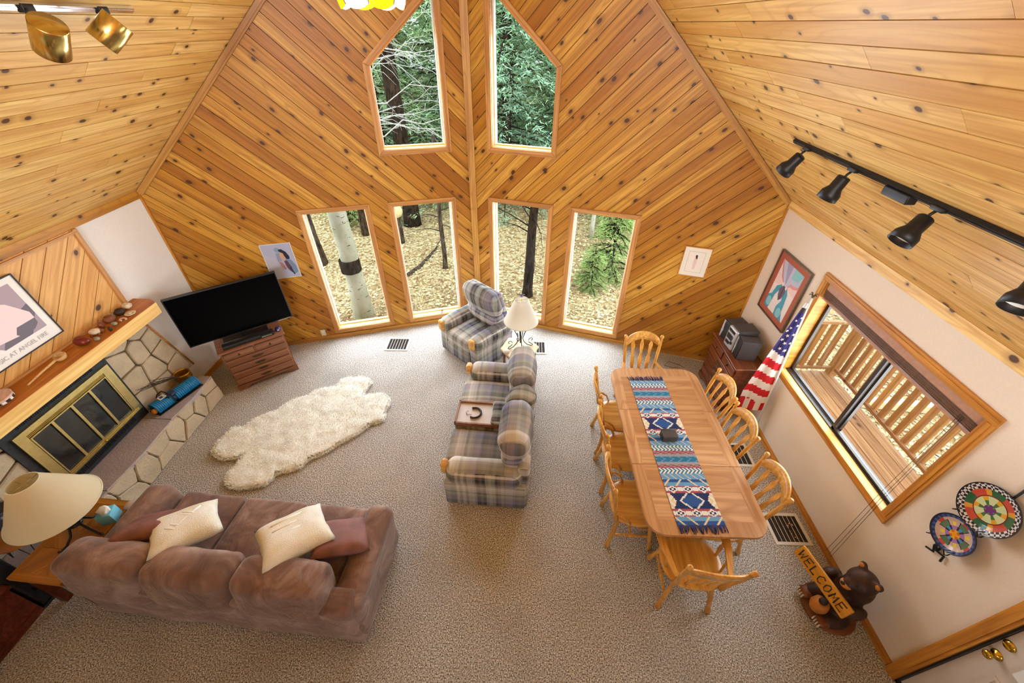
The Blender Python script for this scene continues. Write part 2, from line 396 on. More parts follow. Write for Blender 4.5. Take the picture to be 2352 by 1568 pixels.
def mk_plaid():
    t = NT('plaid'); v = t.obj(); sp = t.n('SeparateXYZ', Vector=v); wob = t.math('MULTIPLY', t.math('SUBTRACT', t.noise(v, 3, 1), .5), .02)
    tc = t.n('TexCoord'); ns = t.n('SeparateXYZ', Vector=(tc, 'Normal')); fx = t.math('GREATER_THAN', t.math('ABSOLUTE', (ns, 'X')), .72); fz = t.math('GREATER_THAN', t.math('ABSOLUTE', (ns, 'Z')), .62)
    A = t.math('ADD', t.math('ADD', t.math('MULTIPLY', (sp, 'X'), t.math('SUBTRACT', 1, fx)), t.math('MULTIPLY', (sp, 'Y'), fx)), wob)
    B = t.math('ADD', t.math('ADD', t.math('MULTIPLY', (sp, 'Z'), t.math('SUBTRACT', 1, fz)), t.math('MULTIPLY', (sp, 'Y'), fz)), wob)
    pal = [(0, srgb(158, 152, 148)), (.14, srgb(78, 72, 72)), (.26, srgb(236, 228, 218)), (.42, srgb(182, 176, 164)), (.55, srgb(112, 114, 148)), (.63, srgb(198, 182, 172)), (.76, srgb(48, 44, 46)), (.85, srgb(140, 146, 136)), (.93, srgb(234, 230, 224))]
    def stripes(c, k, seed):
        f = t.math('FLOOR', t.math('ADD', t.math('MULTIPLY', c, k), seed)); w = t.n('TexWhiteNoise', _noise_dimensions='1D', W=f); return t.ramp((w, 'Value'), pal, 'CONSTANT')
    a = t.mix(.3, stripes(A, 10, 3), stripes(A, 33, 17)); b = t.mix(.3, stripes(B, 11, 41), stripes(B, 29, 5))
    ck = t.n('TexChecker', Vector=v, Scale=260); fac = t.math('ADD', t.math('MULTIPLY', (ck, 'Fac'), .16), .40)
    m = t.base(t.mix(fac, a, b), .9, 0, .1); t.bump(t.noise(v, 160, 2), .35, .004); return m
M['plaid'] = mk_plaid()
M['oak_chair'] = board('oak_chair', [(.3, srgb(224, 164, 72)), (.7, srgb(238, 186, 98))], srgb(180, 112, 42), knot=False, rough=.28, rot=(0, pi/2, 0), rand=False, spec=.5, ring=.4)
M['oak_seat'] = board('oak_seat', [(.3, srgb(228, 172, 84)), (.7, srgb(240, 192, 110))], srgb(186, 122, 52), knot=False, rough=.27, rot=(0, 0, pi/2), rand=False, spec=.5, gscale=.8)
M['oak_table'] = board('oak_table', [(.3, srgb(204, 158, 112)), (.7, srgb(216, 172, 128))], srgb(168, 116, 70), knot=False, rough=.33, rot=(0, 0, 0), rand=True, spec=.45, gscale=.7, ring=.9)
M['oak_table_y'] = board('oak_table_y', [(.3, srgb(204, 158, 112)), (.7, srgb(216, 172, 128))], srgb(168, 116, 70), knot=False, rough=.33, rot=(0, 0, pi/2), rand=True, spec=.45, gscale=.7, ring=.9)
M['parquet'] = board('parquet', [(0, srgb(176, 108, 30)), (1, srgb(204, 138, 52))], srgb(136, 74, 16), knot=False, rough=.3, spec=.5)
M['cherry'] = board('cherry', [(.3, srgb(150, 102, 74)), (.7, srgb(168, 118, 88))], srgb(112, 66, 44), knot=False, rough=.35, rand=False, gscale=.7)
M['mahogany'] = board('mahogany', [(.3, srgb(122, 64, 36)), (.7, srgb(138, 76, 44))], srgb(84, 38, 20), knot=False, rough=.25, rand=False, gscale=.7, spec=.5)
M['redwood'] = board('redwood', [(.3, srgb(104, 44, 24)), (.7, srgb(124, 56, 32))], srgb(66, 24, 12), knot=False, rough=.4, rand=False)
M['pale_wood'] = board('pale_wood', [(.3, srgb(224, 204, 166)), (.7, srgb(232, 214, 178))], srgb(196, 168, 122), knot=False, rough=.4, rand=False)
M['deck'] = board('deck', [(0, srgb(166, 116, 72)), (1, srgb(188, 140, 92))], srgb(118, 72, 40), kth=.7, rough=.6)
M['rail_wood'] = board('rail_wood', [(0, srgb(168, 116, 62)), (1, srgb(186, 132, 74))], srgb(124, 78, 38), knot=False, rough=.6, rot=(0, pi/2, 0))
M['tv_black'] = plain('tv_black', (.008, .008, .009), .35, var=.1)
M['screen'] = plain('screen', (.0012, .0012, .0014), .25, var=.1, spec=.06)
M['plastic_black'] = plain('plastic_black', (.012, .012, .014), .4, var=.2)
M['plastic_grey'] = plain('plastic_grey', srgb(74, 70, 72), .5, var=.08)
M['plastic_silver'] = plain('plastic_silver', srgb(186, 186, 192), .35, .4, var=.05)
M['white'] = plain('white', srgb(236, 234, 228), .6, var=.02)
M['paper'] = plain('paper', srgb(238, 234, 226), .7, var=.02)
M['outlet'] = plain('outlet', srgb(222, 214, 190), .4, var=.03)
M['blue_box'] = plain('blue_box', srgb(120, 196, 222), .5, var=.03)
M['blue_plastic'] = plain('blue_plastic', srgb(20, 128, 190), .35, var=.12, scale=14)
M['navy_plastic'] = plain('navy_plastic', srgb(34, 62, 104), .4, var=.1)
M['orange'] = plain('orange', srgb(226, 150, 40), .5)
M['label_blue'] = plain('label_blue', srgb(40, 70, 150), .5)
M['bucket'] = plain('bucket_brass', srgb(190, 136, 40), .38, .75, var=.25, scale=14, bump=.5)
M['twig'] = plain('twig', srgb(74, 58, 44), .9)
M['lavender_metal'] = plain('lavender_metal', srgb(110, 94, 120), .5, .3)
def mk_shade(name, c, pleat=0):
    t = NT(name); v = t.obj(); m = t.base(c, .9, 0, .1)
    tl = t.n('BsdfTranslucent', Color=c); mx = t.n('MixShader', Fac=.45); t.l(t.p, 0, mx, 1); t.l(tl, 0, mx, 2); t.l(mx, 0, t.out, 'Surface'); return m
M['shade_cream'] = mk_shade('shade_cream', srgb(250, 240, 212))
M['shade_white'] = mk_shade('shade_white', srgb(246, 240, 228))
M['wool'] = plain('wool', srgb(248, 246, 236), .95, var=.08, scale=7)
M['wool_tip'] = plain('wool_tip', srgb(254, 252, 244), .95, var=.06, scale=9)
def mk_fleece():
    t = NT('fleece'); v = t.obj(); a = t.noise(v, 120, 3, .7); b = t.noise(v, 5, 2)
    m = t.base(t.mix(t.ramp(b, [(.4, 0), (.7, 1)]), srgb(250, 246, 236), srgb(240, 230, 206)), .95, 0, .1); t.bump(a, .8, .01); return m
M['fleece'] = mk_fleece()
M['fleece_flat'] = plain('fleece_flat', srgb(250, 246, 236), .95, var=.04, scale=80, bump=.3)
def mk_print(name='print', rough=.55):
    t = NT(name); a = t.n('Attribute', _attribute_name='Col'); nz = t.noise(t.obj(), 240, 2)
    m = t.base(t.mix(t.math('MULTIPLY', nz, .16), (a, 'Color'), (.5, .48, .45), 'MULTIPLY'), rough); return m
M['print'] = mk_print(); M['glazed'] = mk_print('glazed', .15); M['cloth_print'] = mk_print('cloth_print', .9)
M['clay'] = plain('clay', srgb(132, 76, 50), .7, var=.25, scale=12)
M['red_clay'] = plain('red_clay', srgb(116, 34, 20), .3, var=.2)
M['dark_clay'] = plain('dark_clay', srgb(52, 34, 26), .6, var=.3)
M['cream_clay'] = plain('cream_clay', srgb(222, 206, 180), .6, var=.2, scale=18)
M['grey_pebble'] = plain('grey_pebble', srgb(150, 142, 122), .6, var=.25, scale=25)
M['pink_shell'] = plain('pink_shell', srgb(216, 180, 164), .4, var=.15)
M['gourd'] = plain('gourd', srgb(214, 172, 110), .6, var=.2)
M['bear_dark'] = plain('bear_dark', srgb(58, 32, 18), .55, var=.35, scale=20, bump=.7)
M['bear_mid'] = plain('bear_mid', srgb(122, 66, 30), .5, var=.25, scale=14, bump=.4)
M['bear_light'] = plain('bear_light', srgb(196, 120, 40), .5, var=.2, scale=14, bump=.3)
M['sign_wood'] = board('sign_wood', [(0, srgb(222, 158, 48)), (1, srgb(232, 172, 64))], srgb(176, 110, 28), knot=False, rough=.5)
M['ink'] = plain('ink', (.01, .008, .006), .6)
M['leather'] = plain('leather', srgb(178, 110, 34), .35, var=.2, scale=6)
M['vase'] = plain('vase_glaze', srgb(66, 68, 84), .25, var=.5, scale=5)
M['blind'] = plain('blind', srgb(176, 128, 100), .5, var=.08)
M['blind_dark'] = plain('blind_dark', srgb(120, 80, 56), .5, var=.1)
M['vent'] = plain('vent_white', srgb(222, 216, 206), .45, var=.03)
M['vent_dark'] = plain('vent_dark', srgb(58, 46, 40), .8)
M['fringe'] = plain('fringe', srgb(28, 44, 104), .9, var=.4, scale=60)
M['tray_top'] = plain('tray_top', srgb(216, 206, 204), .5, var=.03)
M['coaster'] = plain('coaster', srgb(206, 186, 172), .7, var=.1, scale=60)
# outdoors
def mk_litter():
    t = NT('leaf_litter'); v = t.obj(); vo = t.n('TexVoronoi', Vector=v, Scale=17, Randomness=1.0); a = t.noise(v, .55, 4, .6); b = t.noise(v, 46, 3, .7)
    col = t.ramp((vo, 'Color'), [(.1, srgb(176, 140, 96)), (.4, srgb(224, 192, 136)), (.7, srgb(246, 224, 176)), (1, srgb(204, 168, 114))])
    col = t.mix(t.ramp(b, [(.40, .75), (.52, 0)]), col, srgb(84, 60, 38)); col = t.mix(t.math('MULTIPLY', t.ramp(a, [(.5, 0), (.7, 1)]), .5), col, srgb(128, 98, 66))
    m = t.base(col, .95, 0, .1); t.bump(t.math('ADD', (vo, 'Distance'), b), .8, .05); return m
M['litter'] = mk_litter()
M['leaf'] = plain('dry_leaf', srgb(242, 214, 160), .8, var=.3, scale=3)
M['leaf_dark'] = plain('dry_leaf_dark', srgb(158, 118, 72), .8, var=.3, scale=3)
def mk_bark(name, c1, c2, sc):
    t = NT(name); v = t.obj((1, 1, .25)); a = t.noise(v, sc, 4, .7, .5); m = t.base(t.ramp(a, [(.38, c2), (.6, c1)]), .95, 0, .1); t.bump(a, 1, .04); return m
M['bark'] = mk_bark('bark', srgb(112, 96, 80), srgb(46, 36, 30), 18)
M['bark_dark'] = mk_bark('bark_dark', srgb(74, 60, 48), srgb(28, 22, 18), 20)
def mk_aspen():
    t = NT('aspen_bark'); v = t.obj((1, 1, 3.2)); a = t.noise(v, 7, 3, .7, .3); b = t.noise(t.obj((1, 1, .6)), 3, 2)
    col = t.mix(t.ramp(b, [(.35, 0), (.65, 1)]), srgb(206, 202, 184), srgb(172, 170, 146)); col = t.mix(t.ramp(a, [(.62, 0), (.67, 1)]), col, srgb(40, 36, 30))
    m = t.base(col, .85, 0, .1); t.bump(a, .3, .02); return m
M['aspen'] = mk_aspen()
M['needles'] = plain('needles', srgb(166, 196, 142), .8, var=.4, scale=1.5)
M['needles_light'] = plain('needles_light', srgb(160, 184, 104), .8, var=.3, scale=2)
M['needles_blue'] = plain('needles_blue', srgb(146, 182, 146), .8, var=.4, scale=1.5)
M['dead_branch'] = plain('dead_branch', srgb(196, 194, 186), .9, var=.3)
M['cut_log'] = plain('cut_log', srgb(226, 204, 150), .8, var=.15, scale=20)

# ------------------------------------------------------------------ the shell
tag(MB().prism([(XL-.1, YB), (XR+.1, YB), (XR+.1, YR-.05), (XC, YC-.02), (XL-.1, YL-.05)], -.12, 0).build('floor', M['carpet']), 'grey beige cut pile carpet over the whole room', None, None, 'structure')
# planked walls and ceilings: each board its own object
def planked(name, Mw, poly, holes, ang, pitch, mat, gap=.006, th=.014, label=None, depth=.12):
    w = struct(name, Mw, label)
    bk = [poly]
    for h in holes: bk = subtract(bk, h)
    b = MB()
    for p in bk: b.prism(p, -depth, -th*.95)
    b.build('backing', M['backing'], w)
    ca, sa = cos(ang), sin(ang)
    toL = lambda p: (p[0]*ca+p[1]*sa, -p[0]*sa+p[1]*ca)
    L = [toL(p) for p in poly]; H = [[toL(p) for p in h] for h in holes]
    t0 = min(p[1] for p in L)-rnd.random()*pitch; t1 = max(p[1] for p in L); t = t0
    while t < t1:
        a, c = t+gap/2, t+pitch-gap/2; t += pitch
        P = clip(clip(L, 0, -1, -a), 0, 1, c)
        if abs(parea(P)) < 2e-4: continue
        ps = [P]
        for h in H: ps = subtract(ps, h)
        for isl in islands(ps):
            if sum(abs(parea(q)) for q in isl) < 4e-4: continue
            cx = min(q[0] for p in isl for q in p); m = MB(); pr = rnd.random()*.0016
            for p in isl: m.prism([(q[0]-cx, q[1]-(a+c)/2) for q in p], -th, pr)
            m.build('plank', mat, w, RZ(ang) @ TR(cx, (a+c)/2, 0))
    return w
def inset_win(w, d):                                          # shrink convex polygon by d
    n = len(w); a = parea(w); w = w if a > 0 else w[::-1]; P = w
    for i in range(n):
        (x0, y0), (x1, y1) = w[i], w[(i+1) % n]; l = hypot(x1-x0, y1-y0); aa, bb = (y1-y0)/l, -(x1-x0)/l
        P = clip(P, aa, bb, aa*x0+bb*y0-d)
    return P
CW = .062
HL = [inset_win(w, CW) for w in WIN_L]; HR = [inset_win(w, CW) for w in WIN_R]
planked('wall_front_left', MLW, [(0, 0), (LLEN, 0), (LLEN, ZRIDGE), (0, ZW)], HL, -pi/4, .128, M['pine_wall'], label='left half of the prow wall in diagonal knotty pine boards')
planked('wall_front_right', MRW, [(0, 0), (RLEN, 0), (RLEN, ZW), (0, ZRIDGE)], HR, pi/4, .128, M['pine_wall'], label='right half of the prow wall in diagonal knotty pine boards')
def make_window(n, Mw, out, label):
    w = struct('window_%d' % n, Mw, label); o = out if parea(out) > 0 else out[::-1]; i = inset_win(out, CW); i = i if parea(i) > 0 else i[::-1]; k = len(o)
    def match(p): return min(i, key=lambda q: hypot(q[0]-p[0], q[1]-p[1]))
    I = [match(p) for p in o]; G = inset_win(out, CW+.022); G = G if parea(G) > 0 else G[::-1]; J = [min(G, key=lambda q: hypot(q[0]-p[0], q[1]-p[1])) for p in I]
    for e in range(k):
        f = (e+1) % k; a, b = Vector((*o[e], 0)), Vector((*o[f], 0)); d = (b-a).normalized(); Mc = frame(tuple(a), tuple(d), tuple(Vector((-d.y, d.x, 0)))); iv = Mc.inverted()
        q = lambda p: tuple((iv @ Vector((*p, 0)))[:2])
        m = MB().prism([q(o[e]), q(o[f]), q(I[f]), q(I[e])], -.005, .02, None, 0, None, .004, .006)
        m.prism([q(o[e]), q(o[f]), (q(o[f])[0]-.012, .014), (q(o[e])[0]+.012, .014)], .018, .028); m.build('casing', M['casing'], w, Mc)
        s = MB(); vert = abs(d.x) < .3
        s.prism([I[e], I[f], J[f], J[e]], -.135, -.07 if not (abs(d.x) > .9 and e == 0) else -.085)
        s.build('frame', M['vinyl'] if vert else M['sill'], w)
        j = MB(); t = .006; Mj = Mc; a2, b2 = q(I[e]), q(I[f]); j.box(a2[0], b2[0], a2[1]-.002, a2[1]+t, -.135, .001, Mj); j.build('jamb', M['sill'] if (abs(d.x) > .9 and e == 0) else M['casing'], w)
    MB().prism(G, -.118, -.112).build('pane', M['glass'], w)
    return w
names = ['lower left window looking out at the white aspen trunk', 'lower window left of the centre post looking onto leaf litter', 'upper window left of the centre post with a slanted top',
         'lower window right of the centre post behind the recliner', 'lower right window looking out at a young green pine', 'upper window right of the centre post with a slanted top']
for k, w in enumerate(WIN_L): make_window(k+1, MLW, w, names[k])
for k, w in enumerate(WIN_R): make_window(k+4, MRW, w, names[k+3])
# corner post, rakes, base boards
def trim(n, m, mat, Mx=None, label=None):
    o = m.build('trim_%d' % n, mat, None, Mx); o['kind'] = 'structure'
    if label: o['label'] = label
    return o
trim(1, MB().prism([(0, -.045), (ZRIDGE, -.045), (ZRIDGE, .045), (0, .045)], -.03, .028), M['pine_trim'], frame((XC, YC-.02, 0), (0, 0, 1), (-1, 0, 0)), 'vertical post where the two halves of the prow wall meet')
for k, (Mw, a, b) in enumerate(((MLW, (0, ZW), (LLEN, ZRIDGE)), (MRW, (RLEN, ZW), (0, ZRIDGE)))):
    A = Mw @ Vector((*a, 0)); B = Mw @ Vector((*b, 0)); d = (B-A).normalized(); nrm = Mw.to_3x3() @ Vector((0, 0, 1)); dn = nrm.cross(d) if k == 0 else d.cross(nrm)
    if dn.z > 0: dn = -dn
    Mc = frame(tuple(A), tuple(d), tuple(dn)); s = 1 if (Mc.to_3x3() @ Vector((0, 0, 1))).dot(nrm) > 0 else -1
    m = MB().box(0, (B-A).length, .0, .062, min(0, s*.03), max(0, s*.03)); m.box(0, (B-A).length, .018, .044, min(0, s*.042), max(0, s*.042))
    trim(2+k, m, M['pine_trim'], Mc, 'sloping trim along the edge of the ceiling and prow wall')
for nm, Mw, L in (('front_left', MLW, LLEN), ('front_right', MRW, RLEN)):
    o = MB().box(0, L, 0, .075, 0, .018).box(0, L, .062, .075, .016, .024).build('baseboard_'+nm, M['pine_trim'], None, Mw); o['kind'] = 'structure'
# ceilings
SL = (XR-XC)*hypot(1, SLOPE)
def ceiling(name, Mw, yend0, yend1, label):
    w = struct(name, Mw, label); ln = lambda s: (yend0+(yend1-yend0)*s/SL)-YB+.12
    MB().prism([(0, 0), (ln(0), 0), (ln(SL), SL), (0, SL)], -.16, -.0145).build('backing', M['backing'], w)
    pitch = .125; s = 0
    while s < SL-.02:
        e = min(s+pitch, SL); end = ln((s+e)/2); x = 0
        while x < end-.02:
            l = rnd.uniform(1.3, 3.4) if x else rnd.uniform(.5, 2.6); x1 = x+l
            if end-x1 < .5: x1 = end
            x1 = min(x1, end); pr = rnd.random()*.0018
            MB().box(0, x1-x-.003, -(e-s)/2+.003, (e-s)/2-.003, -.014, pr).build('plank', M['pine_ceiling'], w, TR(x, (s+e)/2, 0))
            x = x1
        s = e
    return w
# local x along +y, local y up the slope, local z into the room
c_, s_ = 1/hypot(1, SLOPE), SLOPE/hypot(1, SLOPE)
MCL = frame((XL, YB, ZW), (0, 1, 0), (c_, 0, s_))
MCR = Matrix(((0, -c_, -s_, XR), (1, 0, 0, YB), (0, s_, -c_, ZW), (0, 0, 0, 1)))
if (MCL.to_3x3() @ Vector((0, 0, 1))).z > 0: MCL = Matrix(((0, c_, s_, XL), (1, 0, 0, YB), (0, s_, -c_, ZW), (0, 0, 0, 1)))
ceiling('ceiling_left', MCL, YL, YC, 'left ceiling slope of pale knotty pine boards'); ceiling('ceiling_right', MCR, YR, YC, 'right ceiling slope of pale knotty pine boards')
# side walls
RW = dict(y0=1.727, y1=3.598, z0=.838, z1=2.114)
DY0, DY1, DZ = -.02, .905, 2.04                              # door opening
wl = MB().box(XL-.14, XL, YB, YL+.3, -.12, ZW+.02).build('wall_left', M['white_wall']); wl['kind'] = 'structure'
m = MB()
hy0, hy1, hz0, hz1 = RW['y0']+.06, RW['y1']-.06, RW['z0']+.06, RW['z1']-.06
for a in ((YB, DY0, -.12, ZW), (DY0, DY1, DZ, ZW), (DY1, hy0, -.12, ZW), (hy0, hy1, -.12, hz0), (hy0, hy1, hz1, ZW), (hy1, YR+.3, -.12, ZW)): m.box(XR, XR+.14, a[0], a[1], a[2], a[3]+.0)
wr = m.build('wall_right', M['cream_wall']); wr['kind'] = 'structure'
m = MB()
for a in ((XL-.1, XC-1.6, 0, 6.2), (XC+1.6, XR+.1, 0, 6.2), (XC-1.6, XC+1.6, 2.1, 3.5), (XC-1.6, XC+1.6, 0, .9), (XC-1.6, XC+1.6, 5.2, 6.2)): m.box(a[0], a[1], YB-.14, YB, a[2], a[3])  # both openings are made up to go with the added rear fill lights
o = m.build('wall_back', M['pine_panel']); o['kind'] = 'structure'
o = MB().box(XL, XR, YB, .02, 2.32, 2.52).build('loft_floor', M['pine_panel']); tag(o, 'loft floor the picture is taken from', None, None, 'structure')
# frieze boards under the ceiling, corner and base trims
for k, (x, y0, y1, zt, sx, mt, lb) in enumerate(((XR, YB, YR, ZW, -1, 'pine_ceiling', 'wooden frieze board along the top of the right wall'), (XL, YB, YL, ZW, 1, 'pine_wall', 'wooden frieze board along the top of the left wall'))):
    Mc = frame((x, y0, zt-.075), (0, 1, 0), (0, 0, 1)); m = MB().box(0, y1-y0, 0, .085, -.016 if sx < 0 else -.016, .016)
    trim(4+k, m, M[mt], Mc, lb)
trim(6, MB().box(0, ZW, -.02, 0, -.02, .0), M['oak_trim'], frame((XL, YL, 0), (0, 0, 1), (0, 1, 0)), 'thin trim in the left front corner')
trim(7, MB().box(0, ZW, -.02, 0, .0, .02), M['oak_trim'], frame((XR, YR, 0), (0, 0, 1), (0, 1, 0)), 'thin trim in the right front corner')
def bboard(n, x, y0, y1, s):
    m = MB().box(0, y1-y0, 0, .08, 0, .014).box(0, y1-y0, .012, .05, .013, .02)
    Mc = frame((x, y0 if s > 0 else y1, 0), (0, s, 0), (0, 0, 1)); o = m.build('baseboard_'+n, M['oak_trim'], None, Mc); o['kind'] = 'structure'
bboard('left', XL, 3.86, YL, 1); bboard('right', XR, DY1+.09, YR, -1)
# sliding side window
w = struct('window_7', TR(0, 0, 0), 'wide sliding window in the right wall looking onto the deck')
y0, y1, z0, z1 = RW['y0'], RW['y1'], RW['z0'], RW['z1']; t = .07
for (a, b, c, d, ax) in ((y0, y1, z1-t, z1, 'y'), (y0, y1, z0, z0+t, 'y'), (y0, y0+t, z0+t, z1-t, 'z'), (y1-t, y1, z0+t, z1-t, 'z')):
    L = (b-a) if ax == 'y' else (d-c); wd = t
    Mc = frame((XR, b, c), (0, -1, 0), (0, 0, 1)) if ax == 'y' else frame((XR, a, c), (0, 0, 1), (0, 1, 0))
    MB().box(0, L, 0, wd, 0, .022).box(0, L, wd*.3, wd*.7, .02, .028).build('casing', M['oak_trim'], w, Mc)
for (a, b, c, d) in ((y0+t, y1-t, z0+.05, z0+t), (y0+t, y1-t, z1-t, z1-.05)):
    MB().box(0, b-a, 0, d-c, -.14, .0).build('jamb', M['sill'], w, frame((XR, b, c), (0, -1, 0), (0, 0, 1)))
for a in (y0+.055, y1-.07): MB().box(XR, XR+.14, a, a+.015, z0+.06, z1-.06).build('jamb', M['oak_trim'], w)
iy0, iy1, iz0, iz1 = y0+t, y1-t, z0+t, z1-t; ym = (iy0+iy1)/2-.03
def sash(a, b, xo):
    for q in ((a, b, iz0, iz0+.035), (a, b, iz1-.035, iz1), (a, a+.035, iz0, iz1), (b-.035, b, iz0, iz1)): MB().box(XR+xo, XR+xo+.03, *q).build('sash', M['dark_vinyl'], w)
    MB().box(XR+xo+.012, XR+xo+.016, a+.03, b-.03, iz0+.03, iz1-.03).build('pane', M['glass'], w)
sash(iy0, ym+.03, .07); sash(ym-.02, iy1, .105)
MB().box(XR+.06, XR+.15, iy0, iy1, iz0-.012, iz0+.012).build('track', M['dark_vinyl'], w); MB().box(XR+.10, XR+.12, iy0, iy1, iz0, iz0+.02).build('track', M['chrome'], w)
# blind, drawn up
b = thing('window_blind', 'raised tan slat blind at the top of the side window', 'blind', (XR+.03, 0, 0))
MB().box(-.028, .028, iy0+.01, iy1-.01, iz1-.075, iz1-.002).build('head_rail', M['blind'], b)
sl = MB().box(-.026, .026, iy0+.012, iy1-.012, 0, .0045).build('slat', M['blind_dark'], b, TR(0, 0, iz1-.083))
for k in range(1, 9):
    c = sl.copy(); COL.objects.link(c); c.location.z = iz1-.083-.0085*k; c.location.x = rnd.uniform(-.002, .002)
MB().box(-.026, .026, iy0+.012, iy1-.012, iz1-.182, iz1-.165).build('bottom_rail', M['blind'], b)
for k, yy in enumerate((.0, .012, .03)):
    a = Vector((-.03, iy0+.10+yy, iz1-.1)); e = Vector((-.075, iy0-.02+yy*2.2, .10)); MB().tube([a, a.lerp(e, .5)+Vector((-.004, .01, 0)), e], .0018, 4).build('pull_cord', M['plastic_black'], b)
# front door
d = struct('door_1', None, 'off white panelled front door with brass knob')
for (a, b_, c, e, hz) in ((DY1, DY1+.085, 0, DZ+.085, 0), (DY0-.085, DY0, 0, DZ+.085, 0), (DY0, DY1, DZ, DZ+.085, 1)):
    if hz: MB().box(0, b_-a, 0, e-c, 0, .02).build('casing', M['oak_trim'], d, frame((XR, b_, c), (0, -1, 0), (0, 0, 1)))
    else: MB().box(0, e-c, 0, b_-a, 0, .02).box(0, e-c, .02, .065, .018, .027).build('casing', M['oak_trim'], d, frame((XR, a, c), (0, 0, 1), (0, 1, 0)))
MB().box(XR-.002, XR+.05, DY1-.012, DY1, 0, DZ).box(XR-.002, XR+.05, DY0, DY1, -.005, .03).build('weather_strip', M['plastic_black'], d)
MB().box(XR+.02, XR+.06, DY0+.005, DY1-.014, .02, DZ-.005).build('door_leaf', M['door_white'], d)
def ring(mb, a, b_, c, e, wd, x0, x1):
    for q in ((a, b_, c, c+wd), (a, b_, e-wd, e), (a, a+wd, c+wd, e-wd), (b_-wd, b_, c+wd, e-wd)): mb.box(x0, x1, *q)
    return mb
ring(MB(), .15, .74, .97, 1.9, .045, XR+.0, XR+.022).build('light_frame', M['vinyl'], d)
MB().box(XR+.012, XR+.018, .19, .70, 1.01, 1.86).build('door_pane', M['white'], d)
ring(MB(), .49, .76, .28, .84, .02, XR+.012, XR+.022).build('door_panel', M['door_white'], d); ring(MB(), .13, .42, .28, .84, .02, XR+.012, XR+.022).build('door_panel', M['door_white'], d)
Mk = TR(XR+.02, .84, .945) @ RY(-pi/2)
k_ = MB().lathe([(0, 0), (.034, 0), (.034, .004), (.028, .01), (.012, .014), (.011, .035), (.020, .042), (.027, .052), (.027, .062), (.02, .070), (.008, .071), (.006, .068), (0, .068)], 20, Mk); k_.build('door_knob', M['gold_knob'], d)
Mk = TR(XR+.02, .855, 1.065) @ RY(-pi/2)
k_ = MB().lathe([(0, 0), (.034, 0), (.034, .004), (.027, .012), (0, .013)], 20, Mk); k_.rbox(-.007, .007, -.022, .022, .012, .026, .005, 2, M=Mk); k_.build('deadbolt', M['gold_knob'], d)
MB().box(XR-.001, XR+.03, DY1-.008, DY1+.001, .88, 1.02).build('strike_plate', M['gold_knob'], d)
# floor registers
def vent(x, y, sx, sy, label):
    v = thing('floor_register', label, 'vent', (x, y, 0), rnd.uniform(-.02, .02), 'floor registers')
    f = MB(); b = .03
    for q in ((-sx/2, sx/2, -sy/2, -sy/2+b), (-sx/2, sx/2, sy/2-b, sy/2), (-sx/2, -sx/2+b, -sy/2+b, sy/2-b), (sx/2-b, sx/2, -sy/2+b, sy/2-b)): f.box(*q, 0.001, .010)
    f.build('frame', M['vent'], v); MB().box(-sx/2+b, sx/2-b, -sy/2+b, sy/2-b, .0005, .002).build('duct', M['vent_dark'], v)
    n = 14; sl = None
    for i in range(n):
        yy = -sy/2+b+(sy-2*b)*(i+.5)/n
        if sl is None: sl = MB().box(-sx/2+b, sx/2-b, -.0025, .0025, .002, .007).build('louver', M['vent_dark'], v, TR(0, yy, 0))
        else: c = sl.copy(); COL.objects.link(c); c.location.y = yy
    sl = None
    for i in range(1, 7):
        xx = -sx/2+b+(sx-2*b)*i/7
        if sl is None: sl = MB().box(-.002, .002, -sy/2+b, sy/2-b, .004, .009).build('bar', M['vent'], v, TR(xx, 0, 0))
        else: c = sl.copy(); COL.objects.link(c); c.location.x = xx
vent(2.745, 2.09, .36, .33, 'white floor register beside the near end of the dining table'); vent(-1.95, 4.86, .36, .32, 'white floor register between the sheepskin and the lower windows')
vent(.22, 4.88, .36, .32, 'white floor register behind the lamp table and plaid loveseat'); vent(2.55, 2.98, .42, .33, 'white floor register behind the middle dining chairs at the right wall')
o = thing('wall_outlet', 'cream outlet cover low on the pine wall right of the chest', 'outlet', M=MLW @ TR(UL(-3.14), .135, .002))
MB().rbox(-.036, .036, -.058, .058, 0, .008, .003, 1).build('cover_plate', M['outlet'], o)
for s in (-.02, .02): MB().prism([(.014*cos(a*pi/6), s+.013*sin(a*pi/6)) for a in range(12)], .007, .0095).build('socket', M['vinyl'], o)

# ------------------------------------------------------------------ fireplace
HZ = .36; HX = -4.02; HY0, HY1 = 1.28, 3.66
fp = thing('fireplace', 'stone fireplace with brass framed glass doors and raised flagstone hearth', 'fireplace', (0, 0, 0))
def stones(parent, Mx, outline, seeds, gap, dep, name='stone'):
    for P in voronoi(seeds, outline, gap):
        cx = sum(p[0] for p in P)/len(P); cy = sum(p[1] for p in P)/len(P); d = dep*rnd.uniform(.7, 1.25)
        Q = []                                               # soften: add edge midpoints with jitter
        for i in range(len(P)):
            p, q = P[i], P[(i+1) % len(P)]; Q.append((p[0]-cx+(cx-p[0])*.035, p[1]-cy+(cy-p[1])*.035))
            if hypot(q[0]-p[0], q[1]-p[1]) > .08: Q.append(((p[0]+q[0])/2-cx+rnd.uniform(-.006, .006), (p[1]+q[1])/2-cy+rnd.uniform(-.006, .006)))
        MB().prism(Q, -.02, d, None, 0, None, .010, .010).build(name, M['stone'], parent, Mx @ TR(cx, cy, 0))
MB().box(XL+.001, HX-.03, HY0+.03, HY1-.03, 0, HZ-.05).build('hearth_core', M['mortar'], fp)
MHF = frame((HX-.03, HY0, 0), (0, 1, 0), (0, 0, 1))
